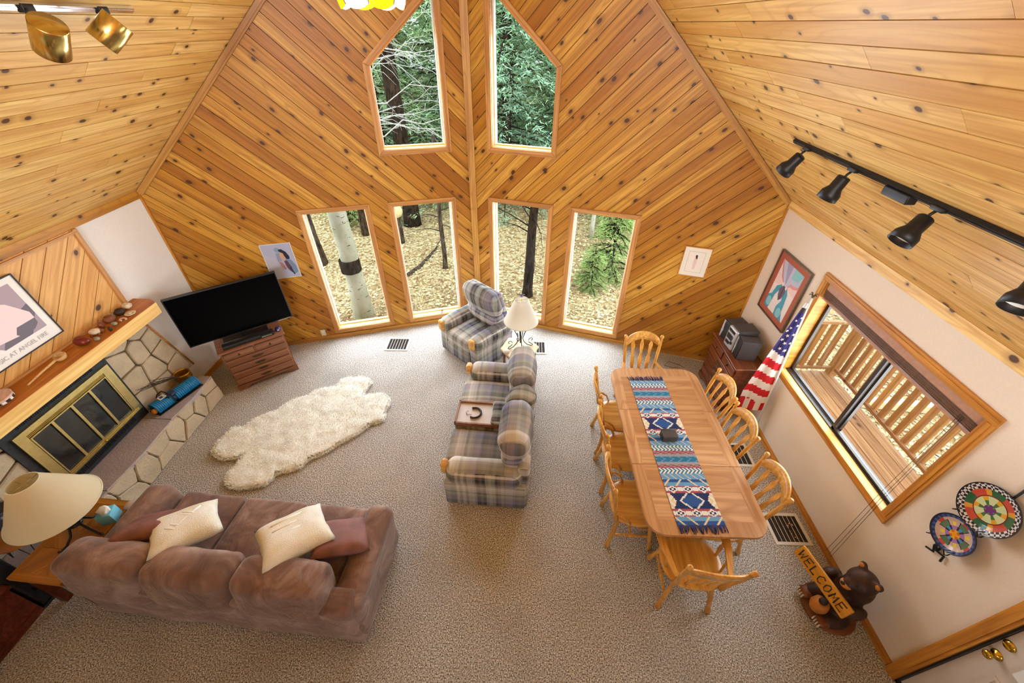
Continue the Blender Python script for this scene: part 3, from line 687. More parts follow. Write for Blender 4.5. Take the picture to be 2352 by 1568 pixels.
hs = [(.10, .2), (.34, .25), (.36, .07), (.60, .2), (.84, .10), (.90, .28), (1.12, .2), (1.36, .28), (1.40, .08), (1.62, .22), (1.82, .10), (1.86, .29), (2.02, .2), (2.22, .12), (2.24, .30)]
stones(fp, MHF, [(0, 0), (HY1-HY0, 0), (HY1-HY0, HZ-.012), (0, HZ-.012)], hs, .007, .03)
stones(fp, frame((HX, HY1-.03, 0), (-1, 0, 0), (0, 0, 1)), [(0, 0), (.43, 0), (.43, HZ-.012), (0, HZ-.012)], [(.1, .1), (.12, .28), (.32, .2)], .012, .03)
# slabs on top of the hearth
for a, b in ((HY0, 2.02), (2.025, 2.93), (2.935, HY1)):
    e = rnd.uniform(-.01, .01); MB().prism([(XL+.002, a), (HX-.02+e, a), (HX-.005-e, (a+b)/2), (HX-.02, b), (XL+.002, b)], HZ-.05, HZ+rnd.uniform(-.002, .002), None, 0, None, .004, .004).build('hearth_slab', M['slab'], fp)
# stone veneer either side of the insert
MB().prism([(1.28, HZ+.003), (3.86, HZ+.003), (3.58, 1.355), (1.28, 1.355)], 0, .03, frame((XL, 0, 0), (0, 1, 0), (0, 0, 1)) if False else Matrix(((0, 0, 1, XL), (1, 0, 0, 0), (0, 1, 0, 0), (0, 0, 0, 1)))).build('mortar_bed', M['mortar'], fp)
MV = Matrix(((0, 0, 1, XL+.03), (1, 0, 0, 0), (0, 1, 0, 0), (0, 0, 0, 1)))
stones(fp, MV, [(3.02, HZ), (3.85, HZ), (3.58, 1.345), (3.02, 1.345)], [(3.12, .48), (3.40, .45), (3.70, .50), (3.15, .76), (3.42, .72), (3.62, .80), (3.14, 1.02), (3.38, 1.02), (3.22, 1.25), (3.50, 1.22), (3.56, 1.02)], .014, .035)
stones(fp, MV, [(1.28, HZ), (1.94, HZ), (1.94, 1.345), (1.28, 1.345)], [(1.42, .48), (1.75, .5), (1.5, .8), (1.82, .78), (1.42, 1.05), (1.74, 1.04), (1.5, 1.28), (1.84, 1.27)], .014, .035)
MB().tube([(XL+.05, 3.60, 1.345), (XL+.05, 3.875, HZ+.01)], .012, 5).build('edge_trim', M['oak_trim'], fp)
# black insert and brass doors
iy0_, iy1_, iz0_, iz1_ = 1.93, 3.02, HZ+.01, 1.30
ins = MB(); X0 = XL+.031
ins.box(X0, X0+.055, iy0_, iy1_, iz0_, iz1_); io = ins.build('insert_surround', M['fire_black'], fp)
for zz in (1.215, .44):
    s = None
    for k in range(44):
        yy = iy0_+.16+k*.0178
        if s is None: s = MB().box(X0+.055, X0+.061, -.0035, .0035, -.026, .026).build('grille_bar', M['black_iron'], io, TR(0, yy, zz))
        else: c = s.copy(); COL.objects.link(c); c.location.y = yy
by0, by1, bz0, bz1 = 2.0, 2.985, .50, 1.16; XB = X0+.055
bf = MB()
for q in ((by0, by1, bz1-.05, bz1), (by0, by1, bz0, bz0+.04), (by0, by0+.085, bz0+.04, bz1-.05), (by1-.085, by1, bz0+.04, bz1-.05)): bf.box(XB, XB+.025, *q)
bf = bf.build('brass_frame', M['fire_brass'], fp)
ms = MB()
for j in range(5):
    for k in range(70): ms.box(XB+.018, XB+.024, by0+.09+k*.0115, by0+.097+k*.0115, bz1-.083+j*.0066, bz1-.079+j*.0066)
ms.box(XB, XB+.018, by0+.085, by1-.085, bz1-.088, bz1-.05); ms.build('mesh_strip', M['brass'], fp)
ms = MB()
for j in range(4):
    for k in range(80): ms.box(XB+.024, XB+.03, by0+.05+k*.0113, by0+.056+k*.0113, bz0+.006+j*.008, bz0+.010+j*.008)
ms.build('lower_mesh', M['brass'], fp)
gy0, gy1, gz0, gz1 = by0+.09, by1-.09, bz0+.045, bz1-.092; wdt = (gy1-gy0)/4
for k in range(4):
    a, b = gy0+k*wdt, gy0+(k+1)*wdt; dr = MB(); t = .012
    for q in ((a, b, gz0, gz0+t), (a, b, gz1-t, gz1), (a, a+t, gz0+t, gz1-t), (b-t, b, gz0+t, gz1-t)): dr.box(XB+.002, XB+.026, *q)
    dr = dr.build('glass_door', M['fire_brass'], fp); MB().box(XB+.006, XB+.012, a+t, b-t, gz0+t, gz1-t).build('door_glass', M['fire_glass'], dr)
MB().ball((XB+.036, gy0+2*wdt, bz0+.022), .013, 10).build('latch_knob', M['gold_knob'], fp)
# mantel shelf and boarded panel above
mt = thing('mantel_shelf', 'thick pine mantel shelf over the fireplace', 'mantel', (0, 0, 0))
Mm = frame((XL+.002, 1.0, 1.36), (0, 1, 0), (0, 0, 1)); mm = MB(); mm.prism([(0, 0), (0, .31), (2.67, .31), (2.73, .20), (2.73, 0)], 0, .135, Matrix(((1, 0, 0, 0), (0, 0, 1, 0), (0, 1, 0, 0), (0, 0, 0, 1))))
mm.build('beam', M['mantel'], mt, Mm)
MB().prism([(0, 0), (0, .308), (2.668, .308), (2.728, .198), (2.728, 0)], .135, .139, Matrix(((1, 0, 0, 0), (0, 0, 1, 0), (0, 1, 0, 0), (0, 0, 0, 1)))).build('shelf_top', M['mantel_top'], mt, Mm)
MZ = 1.4995
PY1 = 3.60
pn = planked('wall_left_panel', Matrix(((0, 0, 1, XL+.02), (1, 0, 0, 0), (0, 1, 0, 0), (0, 0, 0, 1))), [(1.0, MZ-.01), (PY1, MZ-.01), (PY1, ZW-.075), (1.0, ZW-.075)], [], radians(46), .16, M['pine_panel'], gap=.007, depth=.019, label='boarded pine panel with diagonal grooves above the mantel')
trim(8, MB().box(0, ZW-.075-MZ, 0, .045, 0, .022), M['casing'], Matrix(((0, 0, 1, XL+.016), (0, 1, 0, PY1-.02), (1, 0, 0, MZ), (0, 0, 0, 1))), 'upright trim at the end of the boarded panel')
trim(9, MB().box(0, 2.62, 0, .03, 0, .022), M['casing'], Matrix(((0, 0, 1, XL+.018), (1, 0, 0, 1.0), (0, 1, 0, ZW-.115), (0, 0, 0, 1))), 'trim along the top of the boarded panel')
trim(10, MB().box(0, 2.6, 0, .02, 0, .02), M['casing'], Matrix(((0, 0, 1, XL+.022), (1, 0, 0, 1.0), (0, 1, 0, MZ+.001), (0, 0, 0, 1))), 'thin trim where the boarded panel meets the mantel')
# things on the mantel
def pot(name, prof, mat, y, dx, label, cat, sc=1, M_=None, extra=None):
    m = MB().lathe([(r*sc, z*sc) for r, z in prof], 18); o = m.build(name, mat, None, TR(XL+dx, y, MZ+.0005) @ (M_ or Matrix())); return tag(o, label, cat, 'curios on the mantel')
jug = [(0, 0), (.03, 0), (.05, .03), (.055, .055), (.04, .08), (.025, .09), (.03, .10), (.022, .1), (.018, .09), (0, .03)]
bowl = [(0, 0), (.02, 0), (.045, .02), (.055, .045), (.05, .045), (.04, .022), (0, .008)]
tag(MB().ball((0, 0, .04), (.075, .052, .04), 16).lathe([(0, .06), (.02, .075), (.035, .083), (.03, .085), (0, .078)], 14).build('clay_dish', M['red_clay'], None, TR(XL+.17, 2.90, MZ)), 'dark red glossy clay dish nearest the poster on the mantel', 'pottery', 'curios on the mantel')
a = thing('clay_animal', 'cream and brown clay turtle figure on the mantel', 'figurine', (XL+.16, 3.06, MZ), .6, 'curios on the mantel')
MB().ball((0, 0, .035), (.05, .04, .03), 14).build('shell', M['cream_clay'], a); MB().ball((.055, 0, .03), (.022, .018, .018), 10).build('head', M['clay'], a)
for sx in (-1, 1):
    for sy in (-1, 1): MB().tube([(.028*sx, .03*sy, .02), (.036*sx, .042*sy, .004)], [.011, .008], 6).build('foot', M['clay'], a)
tag(MB().ball((0, 0, .018), (.03, .022, .018), 12).build('pebble', M['grey_pebble'], None, TR(XL+.25, 2.97, MZ)), 'smooth grey pebble in front of the dark red clay dish', 'stone', 'curios on the mantel')
b = thing('clay_bird', 'small brown clay bird with raised tail on the mantel', 'figurine', (XL+.13, 3.17, MZ), -.8, 'curios on the mantel')
MB().ball((0, 0, .032), (.04, .026, .03), 12).build('body', M['clay'], b); MB().tube([(-.02, 0, .045), (-.05, 0, .075)], [.016, .009], 8).build('tail', M['clay'], b); MB().ball((.036, 0, .052), .016, 10).build('head', M['clay'], b)
tag(MB().lathe([(0, 0), (.013, 0), (.017, .02), (.010, .038), (.013, .045), (0, .045)], 12).build('ink_pot', M['dark_clay'], None, TR(XL+.25, 3.13, MZ)), 'tiny dark pot near the front edge of the mantel', 'pot', 'curios on the mantel')
tag(MB().ball((0, 0, .02), (.032, .024, .02), 12).build('pebble', M['grey_pebble'], None, TR(XL+.22, 3.22, MZ)), 'pale green pebble beside the oval brown pot', 'stone', 'curios on the mantel')
tag(MB().lathe([(0, 0), (.03, 0), (.052, .02), (.056, .04), (.04, .06), (.03, .064), (.026, .058), (0, .03)], 18).build('clay_pot', M['clay'], None, TR(XL+.12, 3.285, MZ)), 'rounded brown clay pot with a small mouth on the mantel', 'pottery', 'curios on the mantel')
tag(MB().tube([(.03*cos(t), .022*sin(t), .012) for t in [i*pi/8 for i in range(13)]], .009, 8).build('shell_ring', M['pink_shell'], None, TR(XL+.235, 3.31, MZ)), 'small pink shell lying open on the mantel', 'shell', 'curios on the mantel')
tag(MB().lathe([(0, 0), (.022, 0), (.042, .02), (.048, .045), (.032, .065), (.02, .07), (.016, .062), (0, .03)], 16).build('striped_pot', M['dark_clay'], None, TR(XL+.13, 3.41, MZ)), 'dark brown striped pot near the end of the mantel', 'pottery', 'curios on the mantel')
cdm = thing('greeting_card', 'small white folded card standing behind the dark striped pot', 'card', (XL+.08, 3.35, MZ), .5, 'curios on the mantel')
MB().box(-.002, .0, -.035, .035, 0, .05, RY(-.15)).build('front_leaf', M['paper'], cdm); MB().box(0, .002, -.035, .035, 0, .05, TR(.016, 0, 0) @ RY(.15)).build('back_leaf', M['paper'], cdm)
tag(MB().lathe([(0, .004), (.02, .004), (.045, .012), (.052, .02), (.048, .022), (.02, .01), (0, .008)], 18).ball((0, 0, .018), (.022, .02, .01), 10).build('abalone_dish', M['cream_clay'], None, TR(XL+.225, 3.42, MZ-.003)), 'shallow cream shell dish near the end of the mantel', 'dish', 'curios on the mantel')
tag(MB().lathe([(0, 0), (.02, 0), (.044, .02), (.048, .04), (.03, .058), (.022, .06), (.018, .052), (0, .025)], 16).build('white_pot', M['cream_clay'], None, TR(XL+.11, 3.53, MZ)), 'small white pot with black bands at the end of the panel', 'pottery', 'curios on the mantel')
sp = thing('gourd_dipper', 'long handled gourd dipper lying on the mantel', 'dipper', (XL+.17, 2.68, MZ+.006))
MB().lathe([(.02, .0), (.042, .012), (.05, .035), (.046, .05), (.043, .048), (.044, .034), (.036, .016), (0, .008)], 16, RX(.25)).build('cup', M['gourd'], sp); MB().tube([(0, -.04, .03), (.012, -.2, .02), (.03, -.36, .008)], [.012, .009, .007], 8).build('handle', M['gourd'], sp)
bk = thing('woven_basket', 'pink lined basket with black and white woven rim at the left edge of the mantel', 'basket', (XL+.16, 2.12, MZ))
MB().lathe([(0, 0), (.06, 0), (.095, .035), (.105, .07), (.098, .07), (.088, .036), (0, .01)], 24).build('bowl', M['pink_shell'], bk)
for k in range(20):
    an = 2*pi*k/20; MB().box(-.012, .012, -.003, .003, .01, .03, TR(.098*cos(an), .098*sin(an), .02) @ RZ(an+pi/2)).build('weave', M['white'] if k % 2 else M['black_iron'], bk)
# poster
def text_mesh(s, size, M_, mb_mat, parent, name='lettering', font_shear=0, extr=.0004):
    c = bpy.data.curves.new('t', 'FONT'); c.body = s; c.size = size; c.align_x = 'CENTER'; c.align_y = 'CENTER'; c.extrude = extr; c.resolution_u = 2; c.shear = font_shear
    o = bpy.data.objects.new('t', c); COL.objects.link(o); dg = bpy.context.evaluated_depsgraph_get(); me = bpy.data.meshes.new_from_object(o.evaluated_get(dg))
    bpy.data.objects.remove(o); me.materials.clear(); me.materials.append(mb_mat); t = bpy.data.objects.new(name, me); COL.objects.link(t); t.parent = parent; t.matrix_basis = M_; return t
def picture(name, label, Mx, w, h, fw, fd, fmat, matc, shapes, matw=0, art=None):
    """framed picture: local x right, y up, z out of the wall"""
    p = thing(name, label, 'picture', M=Mx)
    for q in ((-w/2, w/2, h/2-fw, h/2), (-w/2, w/2, -h/2, -h/2+fw), (-w/2, -w/2+fw, -h/2+fw, h/2-fw), (w/2-fw, w/2, -h/2+fw, h/2-fw)): MB().box(q[0], q[1], q[2], q[3], 0, fd).build('frame', fmat, p)
    m = MB(); m.box(-w/2+fw, w/2-fw, -h/2+fw, h/2-fw, 0, fd*.5, None, 0, matc); m.build('mat_board', M['print'], p)
    m = MB(); z = fd*.5+.0006
    for sh in shapes:
        col, pts = sh; m.prism(pts, z-.0004, z, None, 0, col); z += .0005
    if shapes: m.build('printed_image', M['print'], p)
    return p
def el(cx, cy, rx, ry, n=20, a0=0, a1=2*pi, rot=0): return [(cx+rx*cos(a)*cos(rot)-ry*sin(a)*sin(rot), cy+rx*cos(a)*sin(rot)+ry*sin(a)*cos(rot)) for a in [a0+(a1-a0)*i/n for i in range(n)]]
pl = srgb(176, 158, 170); pd = srgb(112, 104, 116); pw = srgb(246, 238, 240); pk = srgb(248, 222, 224)
Mp = Matrix(((0, 0, 1, XL+.05), (1, 0, 0, 2.50), (0, 1, 0, 1.97), (0, 0, 0, 1))) @ RX(-.06)
po = picture('poster_frame', 'large thin black framed poster of a pale draped figure leaning on the mantel', Mp, .80, .62, .008, .02, M['black_iron'], srgb(246, 242, 238),
  [(pl, [(-.32, -.19), (.33, -.19), (.33, .25), (-.32, .25)]), (pd, [(-.05, -.19), (.20, -.19), (.33, -.05), (.33, .05), (.10, -.02)]), (pw, [(-.30, .25), (-.30, .10), (-.05, .06), (.05, .16), (.02, .25)]),
   (pk, [(-.02, .17), (.08, .19), (.20, .12), (.30, -.02), (.30, -.10), (.22, -.10), (.12, -.15), (-.06, -.13), (-.14, -.02), (-.08, .08)]), (pd, [(.10, -.13), (.14, -.08), (.22, -.08), (.30, -.08), (.29, -.13), (.24, -.16), (.13, -.175)]),
   (srgb(70, 60, 70), [(-.14, .06), (-.09, .11), (-.04, .10), (-.03, .03), (-.09, .0)]), (srgb(214, 150, 150), el(-.06, .09, .03, .035)), (pw, [(-.30, -.04), (-.16, -.06), (-.04, -.19), (-.30, -.19)])])
text_mesh('MUSIC AT ANGEL FIRE', .050, TR(.04, -.245, .0125), plain('grey_ink', srgb(186, 182, 182), .8), po)
# hearth things
bt = thing('blue_bundle', 'bright blue ribbed bundle with a black strap and white tag on the hearth', 'bundle', (-4.20, 3.255, HZ+.004), radians(72))
MB().box(-.27, .28, -.085, .085, 0, .012).build('tray', M['black_iron'], bt)
def taper(w):
    k = 1-.25*abs(w.x)/.25; return Vector((w.x, w.y, w.z))
for k in range(10):
    xx = -.245+k*.020; MB().tube([(xx, -.075, .03), (xx, -.06, .10), (xx, 0, .125), (xx, .06, .10), (xx, .075, .03)], .0135, 7).build('wrap_band', M['blue_plastic'], bt)
for k in range(13):
    xx = -.005+k*.0225; r_ = .9; MB().tube([(xx, -.072*r_, .03), (xx, -.058*r_, .098), (xx, 0, .122), (xx, .058*r_, .098), (xx, .072*r_, .03)], .0145, 7).build('wrap_band', M['blue_plastic'], bt)
MB().rbox(-.25, .275, -.06, .06, .012, .105, .04, 3).build('core', M['navy_plastic'], bt); MB().rbox(-.10, .02, -.062, .03, .1, .138, .02, 2).build('pouch', M['navy_plastic'], bt)
MB().ball((-.265, -.02, .05), (.03, .035, .035), 12).build('log_end', M['orange'], bt); MB().box(-.16, -.08, -.02, .045, .137, .140, RX(.1)).build('label_card', M['paper'], bt); MB().box(-.145, -.11, -.005, .03, .1405, .142, RX(.1)).build('label_mark', M['label_blue'], bt)
MB().tube([(-.06, -.10, .03), (-.06, -.07, .15), (-.075, .04, .18), (-.10, .12, .12), (-.12, .15, .06)], .007, 6).build('strap', M['black_iron'], bt)
bu = thing('brass_bucket', 'hammered brass bucket of dry twigs in the hearth corner', 'bucket', (-4.285, 3.555, HZ+.004))
MB().lathe([(0, 0), (.065, 0), (.085, .03), (.092, .08), (.085, .13), (.09, .145), (.084, .146), (.078, .13), (.083, .08), (.07, .03), (0, .012)], 20).build('pail', M['bucket'], bu)
for k in range(7):
    a = rnd.uniform(-.35, .35); L_ = rnd.uniform(.35, .62); p0 = Vector((rnd.uniform(-.03, .03), rnd.uniform(-.03, .03), .03)); dr_ = Vector((.02+a*.12, -.75, .42+a*.4)).normalized(); pts = [p0, p0+dr_*.12+Vector((0, 0, .08)), p0+dr_*L_*.6+Vector((0, 0, .10)), p0+dr_*L_+Vector((a*.04, 0, .10))]
    tw = MB().tube(pts, [.006, .005, .004, .002], 5).build('twig', M['twig'], bu)
    for j in range(3): q = pts[2].lerp(pts[3], j/3); MB().tube([q, q+Vector((rnd.uniform(-.01, .05), -.06, rnd.uniform(.0, .06)))], [.0025, .001], 4).build('twiglet', M['twig'], tw)
rt = thing('hairpin_table', 'small round tan table on black hairpin legs standing on the hearth', 'table', (-4.20, 1.50, HZ))
MB().lathe([(0, .225), (.185, .225), (.19, .232), (.185, .24), (0, .24)], 28).build('table_top', M['leather'], rt)
for k in range(4):
    an = pi/4+k*pi/2; u_ = Vector((cos(an), sin(an), 0)); v_ = Vector((-sin(an), cos(an), 0)); MB().tube([u_*.14+v_*.04+Vector((0, 0, .225)), u_*.17+Vector((0, 0, .004)), u_*.14-v_*.04+Vector((0, 0, .225))], .004, 5).build('hairpin_leg', M['black_iron'], rt)
tag(MB().lathe([(0, 0), (.05, 0), (.10, .06), (.125, .13), (.10, .20), (.06, .235), (.07, .25), (.06, .25), (.05, .235), (0, .22)], 24).build('vase', M['vase'], None, TR(-4.24, 1.56, HZ+.2405)), 'dark glazed vase on the hairpin table', 'vase')
# ------------------------------------------------------------------ chest and television
ANG = atan2(.48, .59)
ch = thing('tall_chest', 'reddish brown chest of drawers under the television', 'dresser', (-3.555+.22*-sin(ANG), 3.99+.22*cos(ANG), 0), ANG, 'chests of drawers')
def chest(c, w, d, h, mat, rows, hmat, twin_top=True):
    b = MB(); b.box(-w/2, w/2, -d/2+.012, d/2, .06, h-.03); b.build('carcass', mat, c)
    MB().rbox(-w/2-.02, w/2+.02, -d/2-.02, d/2+.005, h-.03, h, .01, 2).build('top', mat, c)
    s = MB(); pl_ = [(-w/2-.005, 0), (-w/2+.10, 0), (-w/2+.12, .03), (-w/2+.16, .05), (w/2-.16, .05), (w/2-.12, .03), (w/2-.10, 0), (w/2+.005, 0), (w/2+.005, .085), (-w/2-.005, .085)]
    def np(poly, y0, y1):
        n = len(poly); s.add([(p[0], y0, p[1]) for p in poly]+[(p[0], y1, p[1]) for p in poly], [tuple(range(n)), tuple(range(2*n-1, n-1, -1))]+[(i, i+n, (i+1) % n+n, (i+1) % n) for i in range(n)])
    np(pl_, -d/2-.008, -d/2+.012); s.box(-w/2, -w/2+.02, -d/2, d/2, 0, .08).box(w/2-.02, w/2, -d/2, d/2, 0, .08); s.build('plinth', mat, c)
    z0 = .095; hh = (h-.04-z0)/rows
    for r in range(rows):
        a, b_ = z0+r*hh+.006, z0+(r+1)*hh-.006
        top = (r == rows-1 and twin_top)
        for (x0, x1) in (((-w/2+.02, -.012), (.012, w/2-.02)) if top else ((-w/2+.02, w/2-.02),)):
            dw = MB().rbox(x0, x1, -d/2-.012, -d/2+.02, a, b_, .008, 2).build('drawer', mat, c); cx = (x0+x1)/2; cz = (a+b_)/2
            if top: MB().lathe([(0, 0), (.012, 0), (.006, .01), (.013, .02), (.012, .026), (0, .028)], 12, TR(cx, -d/2-.012, cz) @ RX(pi/2)).build('knob', hmat, dw)
            else:
                pm = MB().prism(el(cx, cz, .075, .014, 16), 0, .003, Matrix(((1, 0, 0, 0), (0, 0, -1, -d/2-.012), (0, 1, 0, 0), (0, 0, 0, 1)))); pm.tube([(cx-.05, -d/2-.014, cz+.004), (cx-.042, -d/2-.03, cz-.008), (cx, -d/2-.034, cz-.014), (cx+.042, -d/2-.03, cz-.008), (cx+.05, -d/2-.014, cz+.004)], .004, 6); pm.build('bail_handle', hmat, dw)
chest(ch, .76, .44, .67, M['cherry'], 5, plain('antique_brass', srgb(96, 78, 48), .4, .8, var=.3))
tv = thing('television', 'large flat screen television with a thin black bezel on the chest', 'television', (-3.71, 4.14, 0), atan2(.75, .96))
TZ0, TZ1, TW = .75, 1.455, 1.22
tb = MB().rbox(-TW/2, TW/2, -.02, .03, TZ0, TZ1, .006, 2).build('housing', M['tv_black'], tv); MB().box(-TW/2+.014, TW/2-.014, -.0212, -.0195, TZ0+.02, TZ1-.014).build('screen', M['screen'], tv)
MB().rbox(-.3, .3, .03, .075, TZ0+.06, TZ0+.36, .02, 2).build('rear_housing', M['tv_black'], tv); MB().box(-TW/2+.03, TW/2-.03, -.022, -.0205, TZ0+.003, TZ0+.007).build('chrome_strip', M['chrome'], tv)
MB().box(-.05, .05, .03, .06, .68, TZ0+.1).build('stand_neck', M['tv_black'], tv); MB().rbox(-.27, .27, -.05, .13, .671, .688, .006, 2).build('stand_base', M['tv_black'], tv)
Mt = TR(ch.location) @ RZ(ANG)
b1 = thing('cable_box', 'black cable box with a blue lit display on the chest', 'media box', M=Mt @ TR(-.06, -.135, .6705)); MB().rbox(-.26, .18, -.06, .05, 0, .05, .006, 2).build('case', M['plastic_black'], b1)
b2 = thing('receiver_box', 'small black box with a row of light buttons at the right of the chest top', 'media box', M=Mt @ TR(.21, -.14, .6705)); MB().rbox(-.09, .075, -.06, .05, 0, .04, .006, 2).build('case', M['plastic_black'], b2)
for k in range(9): MB().box(-.075+k*.014, -.066+k*.014, -.0615, -.0595, .012, .026).build('button', M['plastic_silver'], b2)
b3 = thing('blue_gadget', 'small round dark blue gadget at the right end of the chest', 'gadget', M=Mt @ TR(.345, -.13, .6705)); MB().lathe([(0, 0), (.03, 0), (.036, .02), (.03, .045), (0, .05)], 16).build('body', plain('deep_blue', srgb(30, 34, 110), .3), b3); MB().box(-.012, .012, -.035, -.031, .015, .03).build('mark', M['white'], b3)
# stereo chest
sc = thing('stereo_chest', 'dark mahogany chest of drawers in the front right corner under the stereo', 'dresser', (2.79, 4.02, 0), -pi/2, 'chests of drawers')
chest(sc, .72, .36, .76, M['mahogany'], 5, plain('dull_brass', srgb(110, 92, 58), .4, .8, var=.3))
st = thing('stereo_unit', 'silver and black bookshelf stereo between its two speakers', 'stereo', (2.79, 4.09, .7615), -pi/2+.10)
MB().rbox(-.095, .095, -.12, .13, 0, .30, .008, 2).build('cabinet', M['plastic_grey'], st); sf = MB().rbox(-.092, .092, -.16, -.118, .005, .295, .025, 3).build('faceplate', M['plastic_silver'], st)
for (x0, x1, z0_, z1_) in ((-.065, .065, .235, .27), (-.065, .045, .13, .20), (-.06, .02, .06, .10)): MB().box(x0, x1, -.164, -.157, z0_, z1_).build('display', M['plastic_black'], sf)
MB().lathe([(0, 0), (.022, 0), (.02, .014), (0, .015)], 14, TR(.055, -.158, .11) @ RX(pi/2)).build('volume_knob', M['plastic_black'], sf)
for k in range(4): MB().box(.03+.0*k, .06, -.165, -.158, .15+.012*k, .157+.012*k).build('button', M['plastic_grey'], sf)
for (x, lb) in ((.205, 'grey and black stereo speaker nearest the flag'), (-.195, 'grey and black stereo speaker nearest the corner')):
    s = thing('stereo_speaker', lb, 'speaker', M=TR(2.80, 4.09, .7615) @ RZ(-pi/2+.10+(-.25 if x > 0 else .1)) @ TR(x, .0, 0), group='stereo speakers')
    MB().rbox(-.068, .068, -.10, .12, 0, .27, .006, 2).build('cabinet', M['plastic_grey'], s); MB().rbox(-.066, .066, -.115, -.10, .004, .266, .008, 2).build('grille', M['plastic_black'], s)
    MB().prism([(-.066, .01), (-.045, .01), (-.03, .12), (-.045, .2), (-.035, .26), (-.066, .26)], 0, .006, Matrix(((1, 0, 0, 0), (0, 0, -1, -.115), (0, 1, 0, 0), (0, 0, 0, 1)))).build('side_trim', M['plastic_silver'], s)
tag(MB().tube([(2.45, 4.62, .006), (2.36, 4.60, .02), (2.25, 4.66, .006), (2.33, 4.72, .03), (2.45, 4.70, .006), (2.55, 4.62, .006)], .003, 5).build('power_cord', M['plastic_black'], None, TR(-.1, -.12, 0)), 'thin dark cord looped on the carpet in front of the stereo chest', 'cord')

# ------------------------------------------------------------------ soft furniture
def wob(amp, fr, seed):
    def f(w):
        n = mnoise.noise_vector(w*fr+Vector((seed, seed*.7, 0))); return w+n*amp
    return f
# brown sofa (local: faces +y)
bs = thing('brown_sofa', 'brown suede three seat sofa seen from behind', 'sofa', (-2.30, 1.50, 0), radians(-3.4))
SW, SD = 2.32, .92; AW = .25
MB().rbox(-SW/2+.02, SW/2-.02, -SD/2+.02, SD/2-.04, .03, .32, .04, 3, (8, 4, 1), fn=wob(.012, 3, 2)).build('base', M['suede'], bs)
MB().rbox(-SW/2+.005, SW/2-.02, -SD/2, -SD/2+.20, .03, .62, .05, 3, (12, 2, 5), fn=wob(.02, 2.5, 5)).build('back_panel', M['suede'], bs)
for s in (-1, 1):
    x0, x1 = (SW/2-AW, SW/2) if s > 0 else (-SW/2, -SW/2+AW)
    def armf(w, s=s):
        t = max(0, w.z-.35)/.25; w = w+Vector((.035*s*t*t, 0, .03*max(0, (w.y+.1))*t)); return w+mnoise.noise_vector(w*3)*.010
    ar = MB().rbox(x0, x1, -SD/2+.03, SD/2-.02, .03, .60, .09, 4, (3, 8, 4), (0, 0, .02), fn=armf).build('arm', M['suede'], bs)
cw = (SW-2*AW)/3
for k in range(3):
    x0 = -SW/2+AW+k*cw
    MB().rbox(x0+.003, x0+cw-.003, -SD/2+.2, SD/2, .31, .46, .05, 3, (6, 6, 1), (0, 0, .03), fn=wob(.008, 4, k)).build('seat_cushion', M['suede'], bs)
for k in range(3):
    tw = SW-.22; x0 = -SW/2-.01+k*tw/3; x1 = x0+tw/3
    Mb = TR(0, -SD/2+.155, .60) @ RX(radians(-8))
    def bf_(w, k=k):
        n = mnoise.noise_vector(w*3+Vector((k*7, 0, 0)))*.012+mnoise.noise_vector(Vector((w.x*14, w.y*5, w.z*5+k)))*.007
        return w+n
    MB().rbox(x0-.004, x1+.004, -.155, .13, -.22, .225, .085, 4, (12, 3, 5), (.0, .02, .018), Mb, fn=bf_).build('back_cushion', M['suede'], bs)
def pillow(name, label, w, t, mat, Mx, group, flat=None, N=14, parts=None):
    p = thing(name, label, 'pillow', M=Mx, group=group); m = MB(); vs = []; fs = []; idx = {}
    for sd in (1, -1):
        for i in range(N+1):
            for j in range(N+1):
                u, v = -1+2*i/N, -1+2*j/N; edge = abs(u) > .999 or abs(v) > .999
                if edge and sd < 0: continue
                pin = 1-.10*(1-u*u)*(v*v)-.10*(1-v*v)*(u*u)
                px = u*w/2*(1-.07*(1-v*v)*u*u); py = v*w/2*(1-.07*(1-u*u)*v*v)
                h = 0 if edge else t/2*((1-u**4)*(1-v**4))**.55
                q = Vector((px, py, sd*h)); q += mnoise.noise_vector(q*9+Vector((w*31, t*50, sd)))*.008
                idx[(sd, i, j)] = len(vs); vs.append(q)
                if edge: idx[(-sd, i, j)] = len(vs)-1
    for sd in (1, -1):
        for i in range(N):
            for j in range(N):
                f = (idx[(sd, i, j)], idx[(sd, i+1, j)], idx[(sd, i+1, j+1)], idx[(sd, i, j+1)]); fs.append(f if sd > 0 else f[::-1])
    m.add(vs, fs, 0, None, True); m.build('cover', mat, p)
    return p
def Mpil(x, y, z, tilt, rz, spin): return TR(x, y, z) @ RZ(rz) @ RX(tilt) @ RZ(spin)
p1 = pillow('mauve_pillow', 'rumpled mauve throw pillow behind the white fleece pillow at the left arm', .46, .15, M['mauve'], Mpil(-3.05, 1.56, .66, radians(-38), radians(14), .15), 'throw pillows on the brown sofa')
p2 = pillow('fleece_pillow', 'white fleece pillow with raised lattice pattern lying flat near the left arm', .48, .16, M['fleece'], Mpil(-2.73, 1.53, .72, radians(-20), radians(4), radians(38)), 'throw pillows on the brown sofa')
for (a, b) in (((-.12, -.02), (-.02, -.12)), ((-.12, .04), (.04, -.12)), ((.0, .12), (.12, .0)), ((-.04, .12), (.12, -.04)), ((-.12, -.12), (.12, .12)), ((-.04, -.12), (.12, .04))):
    MB().tube([(a[0], a[1], .070), ((a[0]+b[0])/2, (a[1]+b[1])/2, .076), (b[0], b[1], .070)], .011, 8, flat=.6).build('raised_band', M['fleece_flat'], p2)
p3 = pillow('fleece_pillow', 'white fleece pillow propped against the mauve pillow at the right arm', .52, .17, M['fleece'], Mpil(-1.80, 1.50, .73, radians(-20), radians(12), radians(28)), 'throw pillows on the brown sofa')
